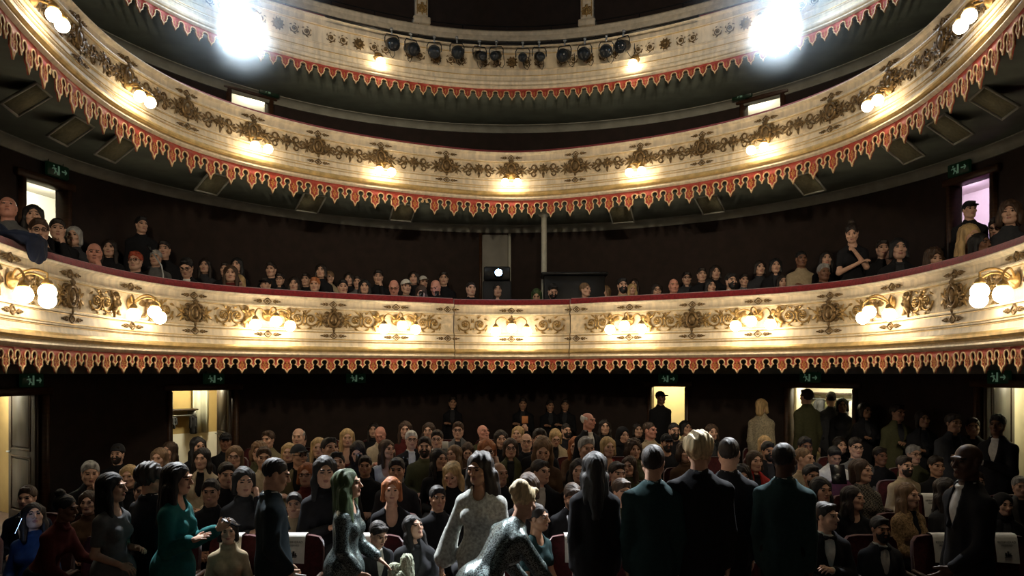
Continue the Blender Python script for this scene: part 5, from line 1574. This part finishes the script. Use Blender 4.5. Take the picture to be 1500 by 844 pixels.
# white reservation papers draped over seat backs
TXT = {}
def drape(px, pytop, Yrow, label, wd=.20, ln=.23, tilt=0.0):
    y0 = Yrow + .155 + .065; X = (px - 750) * (Yrow + .15) / FPX; zt = FZ(Yrow) + .905
    t = empty('seat_paper', (X, y0, zt), tilt); tag(t, label, 'paper', 'reservation papers on the front seats')
    path = [(.075, -.16), (.062, -.05), (.055, .0), (.035, .012), (-.02, .014), (-.045, .004), (-.058, -.02), (-.072, -.09), (-.088, -.16), (-.098, -ln)]
    V = []; F = []
    for i, (y, z) in enumerate(path):
        for x in np.linspace(-wd / 2, wd / 2, 5): V.append((x, y - .004 * math.cos(x * 9), z - (.012 * (x / wd + .5) if i > 7 else 0)))
    for i in range(len(path) - 1):
        for k in range(4): F.append([i * 5 + k, i * 5 + k + 1, (i + 1) * 5 + k + 1, (i + 1) * 5 + k])
    sh = obj('sheet', np_mesh('sheet', V, F, True, [M['paper']]), t)
    def txt(s_, size, z, y):
        c = bpy.data.curves.new('lettering', 'FONT'); c.body = s_; c.size = size; c.align_x = 'CENTER'; c.extrude = .0004
        c.materials.append(M['ink'])
        if s_ not in TXT:
            tmp = bpy.data.objects.new('lettering', c); TXT[s_] = bpy.data.meshes.new_from_object(tmp); bpy.data.objects.remove(tmp)
        o = bpy.data.objects.new('lettering', TXT[s_]); o.location = (0, y, z); o.rotation_euler = (PI / 2 + math.atan2(.016, .075) * -1, 0, 0); link(o, t); return o
    txt('RESERVERAD', .028, -.064, -.0755); txt('RESERVED', .022, -.090, -.0800)
    b = MB()      # small black emblem: three uneven towers over a bar
    for x, w_, h_ in ((-.018, .016, .034), (.002, .018, .046), (.020, .014, .030)): b.box((x, -.001, h_ / 2), (w_, .002, h_))
    b.box((0, -.001, -.006), (.064, .002, .006))
    b.ball((.030, -.001, .006), .007, 8, 5, (1, .2, 1))
    e = b.build('emblem', M['ink'], t, (0, -.0985, -.178), smooth=False); e.rotation_euler = (-.21, 0, 0)
nm = ['far left', 'behind the suited walker with a white sheet', 'left of the sequinned walker', 'under the pointing hand', 'left of the plain black jacket back', 'left of the teal suit', 'behind the suit with a white collar', 'left of the suited figure in profile', 'right of the suited figure in profile']
for (px, py), s_ in zip(PAPERS, nm): drape(px, py, 6.75, uniq('white printed paper on a front-row seat back, ' + s_), tilt=.05 * math.sin(px))
drape(1366, 716, ROWS[2], uniq('white printed paper on a third-row seat back behind the suited figure in profile'))
# ---------------------------------------------------------------- lowest balcony
BALC = parse('''
12 288 M bald grey shirt grey 35 rosy mu
48 299 F long black coat black 30
57 320 M short brown sweater black 30 mc g
84 320 M short dark sweater black 25 mc
108 331 F bob grey sweater charcoal 15
138 357 M bald dark sweater black 20 mc rosy | person in black, fist at the chin, below the left balcony doorway
207 317 M short black sweater black 24 MSr | standing person in black sweater, highest on the left of the lowest balcony
198 368 M short red sweater black 8 g | person in black sweater and heavy glasses below the standing person
228 366 M short grey sweater grey 10
273 378 M short black jacket black 10 mp g | person in black jacket, white shirt and glasses looking down at the velvet rail
338 388 F long brown sweater maroon 15
350 402 F bob blond sweater black 8
347 377 F long black sweater black 0
389 406 M short dark sweater grey -5 cap:black
397 384 M short dark sweater black 0
410 400 M short dark coat black 5 g
431 405 F long dark sweater olive 5
448 400 M short dark sweater black 0
461 406 M short ginger jacket black 5
482 397 M short light_brown coat beige -5
502 409 M short black sweater black 10 mc
511 399 F bob dark sweater black 0
524 404 M short dark sweater grey 0
534 409 F long black sweater black 10
554 395 M short dark sweater black 0 mc
577 411 M bald grey sweater black 5 mp g rosy
595 409 F crop brown sweater khaki 25 cap:white
620 404 M crop brown sweater black 25 cap:white
617 418 F long brown sweater maroon 0 fp
638 411 M bald brown sweater black -15 mp rosy
606 397 F bob dark sweater black 0
690 413 M crop dark sweater black 18
729 414 F long black vneck black 5
786 423 F bob greenish sweater black -5 fp
810 416 M short black sweater charcoal 10 mp b
797 428 F bob blond sweater beige 0 fp
857 414 F ponytail light_brown sweater black 35
886 418 F bob light_brown sweater black -38
912 407 M short black sweater beige 5 b
929 408 F long dark sweater black -25
926 416 F long blond vneck black 5
962 415 F bob dark sweater charcoal 0 g
987 409 M bald grey jacket black 0 rosy
1006 398 M short dark coat charcoal -5 g
1041 408 F long black vneck black 10
1071 400 M short black jacket charcoal 12 b
1048 388 F bob dark sweater black 0
1090 401 M short dark sweater grey 0
1113 381 F bob dark sweater charcoal 0
1136 378 F bob black coat black -10
1147 402 F long dark coat white -10
1174 368 M crop black sweater beige 0 mx brown
1210 367 F long dark sweater black -10
1207 386 M short grey sweater black 0 brown
1293 351 M short dark sweater black -15
1317 343 F bob black coat black -15
1309 365 M bald brown sweater beige -12 mf g t0
1368 362 F curly brown shirt pink -20 ff
1437 341 F bob black sweater black 20 brown
1461 318 M short dark coat cream -35 mf g
1480 292 F curly brown sweater charcoal -35
1418 318 F verylong blond dress black -10 ff t0 | person in sleeveless black dress leaning bare arms on the right velvet rail
1420 294 M short black sweater black -30 cap:black MSr t1
330 384 M short dark sweater black 5
300 378 F long dark sweater charcoal 10
160 350 F long dark sweater black 20
240 352 M short dark sweater black 15
470 386 F bob dark sweater black 5
650 398 M short dark sweater black 5
1028 392 M short dark sweater black -5
1248 323 F bun black tee black -15 FS
''')
TZ = (.30, .58, .86); TD = (.82, 1.42, 1.92)
bt = {0: [], 1: [], 2: []}
for d in BALC:
    stand = d['post'] in ('MS', 'FS', 'MSr'); choose(d)
    if stand: d['rot'] = d['yaw']
    if d['px'] == 1248: continue
    h0 = top_of(d['post'], d['hat'] or d['hair']); best = None
    for ti in (range(3) if d['tier'] is None else [d['tier']]):
        for dd in ((0, -.06, .12, .24) if ti == 0 else (0, -.10, .12, .24, -.22, -.36)):
            q = B1.from_px(d['px'], -TD[ti] - dd); p, n = B1.at(q, -TD[ti] - dd)
            hc = B_(d['post'])['s'].hc; r = math.radians(d['rot']); hy = p[1] + hc[1] * math.cos(r)
            X = (d['px'] - 750) * hy / FPX + hc[1] * math.sin(r); zt = (HOR - d['py']) * hy / FPX; sc = (zt - TZ[ti]) / h0
            if math.hypot(X, max(p[1] - WC[1], 0)) > WR - .3: continue
            if any(math.hypot(X - a, p[1] - b_) < .34 for a, b_ in bt[ti]): continue
            e = abs(math.log(max(sc, .1))) + abs(dd) * .05
            if best is None or e < best[0]: best = (e, ti, X, p[1], sc, q)
    if best is None or best[0] > .42: MISS[0] += 1; print('balcony miss', d['px'], d['py'], best and best[4]); d['row'] = None; continue
    d['row'] = best[1]; d['X'], d['Y'] = best[2], best[3]; d['sc'] = min(max(best[4], .78), 1.18); bt[best[1]].append((d['X'], d['Y'])); d['q'] = best[5]
for ti in range(3):
    for i, d in enumerate(sorted([d for d in BALC if d.get('row') == ti], key=lambda d: d['px'])):
        ps = POSE.get(d['post'])
        lab = d['label'] or '%s%s, %s from left, %s balcony tier' % (wear(d), (', ' + ps) if ps else '', ORD[min(i, 29)] if i < 30 else 'thirty-' + ORD[i - 30], ('front', 'middle', 'rear')[ti])
        person(B_(d['post']), (d['X'], d['Y'], TZ[ti]), d['rot'], d['sc'], d['skin'], d['hair'], d['hcol'], d['top'], d['tcol'], 'trousers', 'charcoal', d['g'], d['b'], uniq(lab), 'audience on the lowest balcony', d['mir'], 'white' if d['top'] == 'jacket' else 'charcoal', d['hat'], d['hatcol'])
# long benches the balcony audience sits on
for ti, nm_ in enumerate(('front', 'middle', 'rear')):
    t = empty('balcony_bench', (0, 0, 0)); tag(t, 'long curved red bench on the %s tier of the lowest balcony' % nm_, 'bench', 'curved balcony benches')
    o = -TD[ti]
    ok = [q for q in np.linspace(0, B1.half - 2.2, 120) if (lambda p: (np.linalg.norm(p - WC) if p[1] > WC[1] else abs(p[0])) < WR - .06)(B1.at(q, o - .22)[0])]
    lim = 0
    for q in ok:
        if q - lim < .2: lim = q
    z = TZ[ti]
    band(B1, [(o - .16, z + .30), (o + .18, z + .30), (o + .20, z + .33), (o + .18, z + .37), (o - .16, z + .37)], 'bench_seat', M['seat'], t, -lim, lim)
    band(B1, [(o - .12, z), (o - .08, z), (o - .08, z + .30), (o - .12, z + .30)], 'bench_base', M['seatwood'], t, -lim, lim)
# ---------------------------------------------------------------- people on their feet
def standing(px, py, Y, sk, face, label, skin='fair', hair='short', hcol='dark', top='jacket', tcol='black', legs='trousers', lcol='black', group='people standing before the front seats', fine=True, extra='white', floor=None, lim=(.84, 1.14), **kw):
    if isinstance(sk, str): B = B_(sk); sk = B['s']
    else: B = body_set('s%d' % len(BODYC), sk, fine)
    hh = {'bald': .112, 'crop': .120, 'curly': .148, 'bushy': .148, 'bun': .172, 'updo': .155, 'cap': .13}.get(kw.get('hat') or hair, .128)
    r = math.radians(face); hx = sk.hc[0] * math.cos(r) - sk.hc[1] * math.sin(r); hy = sk.hc[0] * math.sin(r) + sk.hc[1] * math.cos(r)
    floor = FZ(Y) if floor is None else floor
    zt = (HOR - py) * Y / FPX; sc = min(max((zt - floor) / (sk.hc[2] + hh), lim[0]), lim[1])
    X = (px - 750) * Y / FPX - hx * sc
    o = person(B, (X, Y - hy * sc, floor), face, sc, skin, hair, hcol, top, tcol, legs, lcol, label=uniq(label), group=group, extra_top=extra, **kw)
    print('stand', px, py, 'scale %.2f' % sc)
    return o, sk, sc
def w2(o, p):
    bpy.context.view_layer.update(); return o.matrix_world @ Vector(p)
A = lambda *p: tuple(p)
# right to left in local terms: index 0 of arms is the figure's right (-x), 1 its left (+x)
standing(97, 722, 6.1, Skel('F', lean=24, pitch=8, yaw=6, arms=((( .03, -.05, -.27), (.0, -.20, -.10)), ((-.02, -.16, -.22), (-.02, -.24, -.04))), hands=('relax', 'flat')), 82, 'person bending forward in dark maroon long-sleeved top, nearest the left edge', 'brown', 'bun', 'black', 'sweater', 'maroon', lcol='black')
standing(166, 692, 6.0, Skel('F', lean=-2, yaw=14, arms=((( .04, .02, -.26), (-.05, -.20, -.08)), ((.03, .0, -.26), (-.10, -.20, .02)))), 78, 'person in fitted grey short-sleeved dress turned right, second in the left group', 'fair', 'verylong', 'black', 'dress', 'grey', 'skirt', 'grey')
standing(222, 676, 6.3, Skel('M', yaw=-20, arms=('down', 'down')), 150, 'person in black suit seen from behind between the grey dress and teal blouse', 'tan', 'bushy', 'dark', 'jacket', 'black')
o4, k4, c4 = standing(262, 678, 5.95, Skel('F', lean=2, yaw=4, pitch=6, arms=(((.04, -.03, -.26), (.02, -.22, .09)), ((.02, -.08, -.255), (-.05, -.225, .115))), hands=('flat', 'flat')), 86, 'person in loose teal blouse holding out a telephone', 'fair', 'verylong', 'black', 'gown', 'teal', 'skirt', 'black')
o5, k5, c5 = standing(405, 673, 6.0, Skel('M', lean=-2, yaw=-4, pitch=16, arms=(((.03, .02, -.27), (-.03, -.15, -.20)), ((.03, .02, -.27), (-.02, -.13, -.215))), hands=('grip', 'relax')), 112, 'person in blue-grey suit looking down, white sheet in hand', 'fair', 'crop', 'dark', 'jacket', 'blue_grey', lcol='blue_grey')
standing(511, 687, 6.1, Skel('F', lean=3, yaw=4, pitch=-4, arms=(((.03, -.02, -.26), (0, -.14, -.18)), ((.04, -.05, -.26), (-.03, -.19, -.13))), hands=('relax', 'flat')), 84, 'person in black sequinned dress striding right, one hand reaching low', 'fair', 'wavy', 'greenish', 'gown', 'sequin', 'skirt', 'black')  # the greenish hair colour carries a green highlight on dark hair
s7 = Skel('F', yaw=-14, pitch=8, arms=(((.12, .02, -.24), (.05, -.04, -.23)), ((.05, .0, -.26), (-.05, -.12, -.2))))
standing(702, 662, 6.05, s7, -16, 'person in sheer white printed blouse with wide sleeves, facing left', 'tan', 'wavy', 'dark', 'wide', 'print', 'skirt', 'black')
s8 = Skel('F', lean=38, side=-6, yaw=16, pitch=20, arms=(((.05, -.14, -.22), (-.03, -.16, -.18)), ((.04, -.10, -.25), (-.04, -.15, -.18))))
standing(768, 705, 5.6, s8, 128, 'person bending forward in black and silver sequinned dress, back to the stage', 'fair', 'updo', 'pale_blond', 'gown', 'sequin', 'skirt', 'black')
standing(871, 661, 6.15, Skel('F', yaw=6, arms=('down', 'down')), 176, 'person in plain black jacket seen from behind, left of the teal suit', 'fair', 'verylong', 'black', 'jacket', 'black', lcol='black')
standing(957, 652, 6.0, Skel('M', yaw=-8, arms=('down', 'down'), wide=1.03), 172, 'person in dark teal suit seen from behind', 'fair', 'short', 'dark', 'jacket', 'teal_suit', lcol='teal_suit')
standing(1025, 630, 6.0, Skel('M', yaw=-14, arms=('down', ((.03, -.04, -.27), (-.10, -.16, -.16))), wide=1.08), 168, 'broad-backed person in black suit seen from behind, tallest of the standing group', 'fair', 'bushy', 'pale_blond', 'jacket', 'black')
standing(1068, 642, 6.4, Skel('M', yaw=-12, arms=('down', 'down')), 170, 'person in black suit half hidden behind the tallest suited back', 'fair', 'crop', 'dark', 'jacket', 'black')
standing(1150, 650, 6.1, Skel('M', yaw=-16, arms=('down', 'down')), 150, 'person in dark teal suit and white collar turned away to the right', 'deep', 'crop', 'black', 'jacket', 'teal_suit')
o15, k15, c15 = standing(1416, 652, 5.6, Skel('M', yaw=14, pitch=2, arms=(((.03, .02, -.27), (0, -.07, -.24)), ((.03, -.03, -.27), (-.06, -.17, -.15))), hands=('relax', 'relax'), wide=1.05), -88, 'person in dark suit in profile, facing left at the right edge', 'deep', 'bald', 'black', 'jacket', 'black')
# seated guest in front of the bending figure
s9 = Skel('F', True, lean=6, yaw=20, arms=(((.05, -.06, -.25), (.02, -.16, -.10)), ((.04, -.04, -.26), (-.05, -.16, -.10))))
standing(788, 738, 6.75, s9, 46, 'seated person with bare arms in dark sleeveless satin dress behind the bending figure', 'tan', 'ponytail', 'dark', 'dress', 'teal_suit', 'trousers', 'black', group='audience seated in the stalls')
# ushers and latecomers along the back of the stalls
standing(968, 573, 14.0, 'MSr', 10, 'person in black with a cap standing in the yellow doorway', 'brown', 'crop', 'black', 'sweater', 'black', group='people standing at the back of the stalls', fine=False, hat='cap')
bk = 'people standing at the back of the stalls'
standing(1181, 570, 12.1, 'MS', 200, 'tall person in long dark coat, left of three silhouettes in the coat-rail doorway', 'fair', 'short', 'dark', 'coat', 'olive', group=bk, fine=False)
standing(1217, 574, 12.5, 'MS', 175, 'person in charcoal jacket, middle of three silhouettes in the coat-rail doorway', 'fair', 'crop', 'black', 'jacket', 'charcoal', group=bk, fine=False)
standing(1234, 583, 12.2, 'FS', -20, 'person in black, right of three silhouettes in the coat-rail doorway', 'brown', 'bob', 'black', 'sweater', 'black', group=bk, fine=False)
standing(1116, 584, 11.6, 'FS', 140, 'person in long beige knitted cardigan standing with back turned', 'fair', 'bob', 'blond', 'coat', 'knit', group=bk, fine=False)
standing(862, 604, 10.2, 'MSr', 34, 'usher in black uniform and white collar standing among the seats', 'rosy', 'fringe', 'white', 'jacket', 'black', group=bk, fine=False, lim=(.7, 1.1), beard=False)
standing(1461, 607, 9.0, 'MSx', -60, 'person in black suit standing before the far right door', 'brown', 'short', 'black', 'jacket', 'black', group=bk, fine=False)
for px, py, Y, f, tc, lb in ((1315, 592, 10.6, 10, 'olive', 'dim person in olive coat standing right of the coat-rail doorway'), (1352, 601, 10.2, -10, 'black', 'dim person in black standing mid-way along the dark right wall'), (1397, 606, 9.6, 0, 'charcoal', 'dim person in charcoal jacket standing left of the far right door'), (1425, 612, 9.6, -30, 'black', 'dim person in black standing just left of the far right door'), (1268, 590, 11.4, 5, 'black', 'dim person in black standing against the wall beyond the coat rail')):
    standing(px, py, Y, 'MSx' if px % 2 else 'FSx', f, lb, 'tan', 'short' if px % 2 else 'bob', 'dark', 'coat', tc, group=bk, fine=False, extra='charcoal')
for px, py, Y, f, lb in ((663, 581, 14.2, 5, 'left of the four dim people against the back wall'), (766, 583, 14.3, -5, 'second of the four dim people against the back wall'), (806, 586, 14.2, 10, 'third of the four dim people against the back wall'), (828, 585, 14.3, -10, 'right of the four dim people against the back wall')):
    standing(px, py, Y, 'FSx' if px % 2 else 'MSx', f, 'person in black, ' + lb, 'tan', 'short', 'dark', 'jacket', 'black', group=bk, fine=False, extra='charcoal')
# standing figure on the right of the balcony, hand at the chin
s_ = Skel('F', lean=9, side=-4, yaw=-12, pitch=22, arms=('cross', ((.01, -.15, -.22), (-.15, -.06, .20))), hands=('relax', 'fist'))
standing(1248, 323, float(B1.at(B1.from_px(1248, -.55), -.55)[0][1]), s_, -14, 'standing person in black t-shirt, arms bare, fist at chin, on the right balcony', 'fair', 'bun', 'dark', 'tee', 'black', group='audience on the lowest balcony', fine=False, floor=.30, lim=(.8, 1.1))
# ---------------------------------------------------------------- things held or left lying
def phone(pos, rx, rz, label, lit=True, name='telephone', size=(.072, .009, .145)):
    t = empty(name, pos); t.rotation_euler = (rx, 0, rz); tag(t, label, 'phone')
    b = MB(); b.bevbox((0, 0, 0), size, .004); b.build('case', M['phone'], t, smooth=False)
    b = MB(); b.box((0, size[1] / 2 + .0008, 0), (size[0] * .9, .001, size[2] * .9)); b.build('screen', M['phonescreen'] if lit else M['phone'], t, smooth=False)
    return t
def at(px, py, Y): return ((px - 750) * Y / FPX, Y, (HOR - py) * Y / FPX)
p = w2(o4, k4.wr[1] + np.array([-.01, -.115, .055])); phone(tuple(p), -1.15, math.radians(86), 'black telephone held on the palms over the teal blouse', False)
p = w2(o5, k5.wr[-1] + np.array([.01, -.06, -.09]))
t = empty('white_sheet', tuple(p), .3); tag(t, 'folded white sheet held low by the blue-grey suit', 'paper'); t.rotation_euler = (.5, .2, .2)
b = MB(); b.bevbox((0, 0, 0), (.10, .012, .16), .003); b.build('sheet', M['paper'], t, smooth=False)
phone(at(525, 674, 9.4), -.5, 0, 'lit telephone under a bluish face in the stalls')
phone(at(594, 677, 10.2), -.4, .2, 'lit telephone in front of the white-collared black suit')
phone(at(1228, 695, 9.0), -.45, -.1, 'lit tablet on the lap of the person in the white coat', True, 'tablet', (.17, .010, .24))
phone(at(22, 770, 6.4), -.5, -.3, 'lit telephone at the far left end of the front row')
phone(at(837, 765, 7.1), -.7, .1, 'telephone held by the person in dinner jacket, left of the plain black jacket back', False)
phone(at(617, 432, 12.55), -.5, 0, 'lit telephone behind the velvet rail of the lowest balcony')
phone(at(640, 432, 12.6), -.5, 0, 'second lit telephone behind the velvet rail, right of the first')
for pp_, m, lb in ((at(652, 652, 10.3), 'white', 'pale card held up among the middle stalls rows'), (at(769, 615, 10.6), 'orange', 'orange card raised on an outstretched arm')):
    t = empty('card', pp_, .1); tag(t, lb, 'card')
    b = MB(); b.bevbox((0, 0, 0), (.085, .006, .10), .002); b.build('card', M[m], t, smooth=False)
# woolly bundle between the front seats
t = empty('woolly_bundle', ((588 - 750) * 6.4 / FPX, 6.42, -1.645)); tag(t, 'pale fluffy woolly bundle with rounded lobes between the front seats', 'plush')
F = Field(*[np.arange(lo, hi, .0058, dtype=np.float32) for lo, hi in ((-.15, .15), (-.12, .12), (-.20, .22))])
F.cap((.042, 0, -.15), (.045, 0, .085), .075, .052, .02); F.cap((-.06, -.01, -.15), (-.062, -.01, .015), .062, .05, .02); F.ell((-.01, -.06, -.06), (.05, .05, .06), .02)
F.warp(.004, 150, 1); F.warp(.003, 95, 2.4)
obj('wool', np_mesh('wool', *F.surface(), mats=[M['fluff']]), t)
# coat hanging over the left rail of the balcony
q = B1.from_px(42, .02); pz, n = B1.at(q, 0)
t = empty('draped_coat', (pz[0], pz[1], 1.24), B1.rz(q)); tag(t, 'dark blue coat draped over the velvet rail on the left', 'coat')
F = Field(*[np.arange(lo, hi, .010, dtype=np.float32) for lo, hi in ((-.36, .36), (-.22, .34), (-.34, .16))])
F.ell((0, .03, .03), (.30, .16, .055), .02); F.ell((.02, -.085, -.07), (.20, .035, .13), .05); F.ell((-.1, .18, -.05), (.18, .05, .2), .05)
F.warp(.006, 24, 1.2); F.warp(.003, 55, .4)
obj('cloth', np_mesh('cloth', *F.surface(), mats=[M['fab_navy']]), t)
# microphone stand on the left of the balcony
q = B1.from_px(236, -.25); pz, n = B1.at(q, -.22)
t = empty('microphone_stand', (pz[0], pz[1], .30)); tag(t, 'thin bent grey microphone stand at the velvet rail', 'stand')
b = MB(); b.tube([(0, 0, .02), (0, 0, 1.0), (-.02, 0, 1.12), (-.14, 0, 1.30)], .010, 8); b.build('tube', M['steel'], t)
b = MB(); b.lathe([(.13, 0), (.13, .015), (.02, .03)], 18); b.build('base', M['blackmetal'], t)
b = MB(); b.tube([(-.14, 0, 1.30), (-.20, -.01, 1.38)], [.014, .022], 8); b.build('microphone', M['blackmetal'], t)
print('PEOPLE', NPERS[0], 'missed', MISS[0], 'objects', len(bpy.data.objects), 'tris', sum(len(m.loops) - 2 * len(m.polygons) for m in bpy.data.meshes))
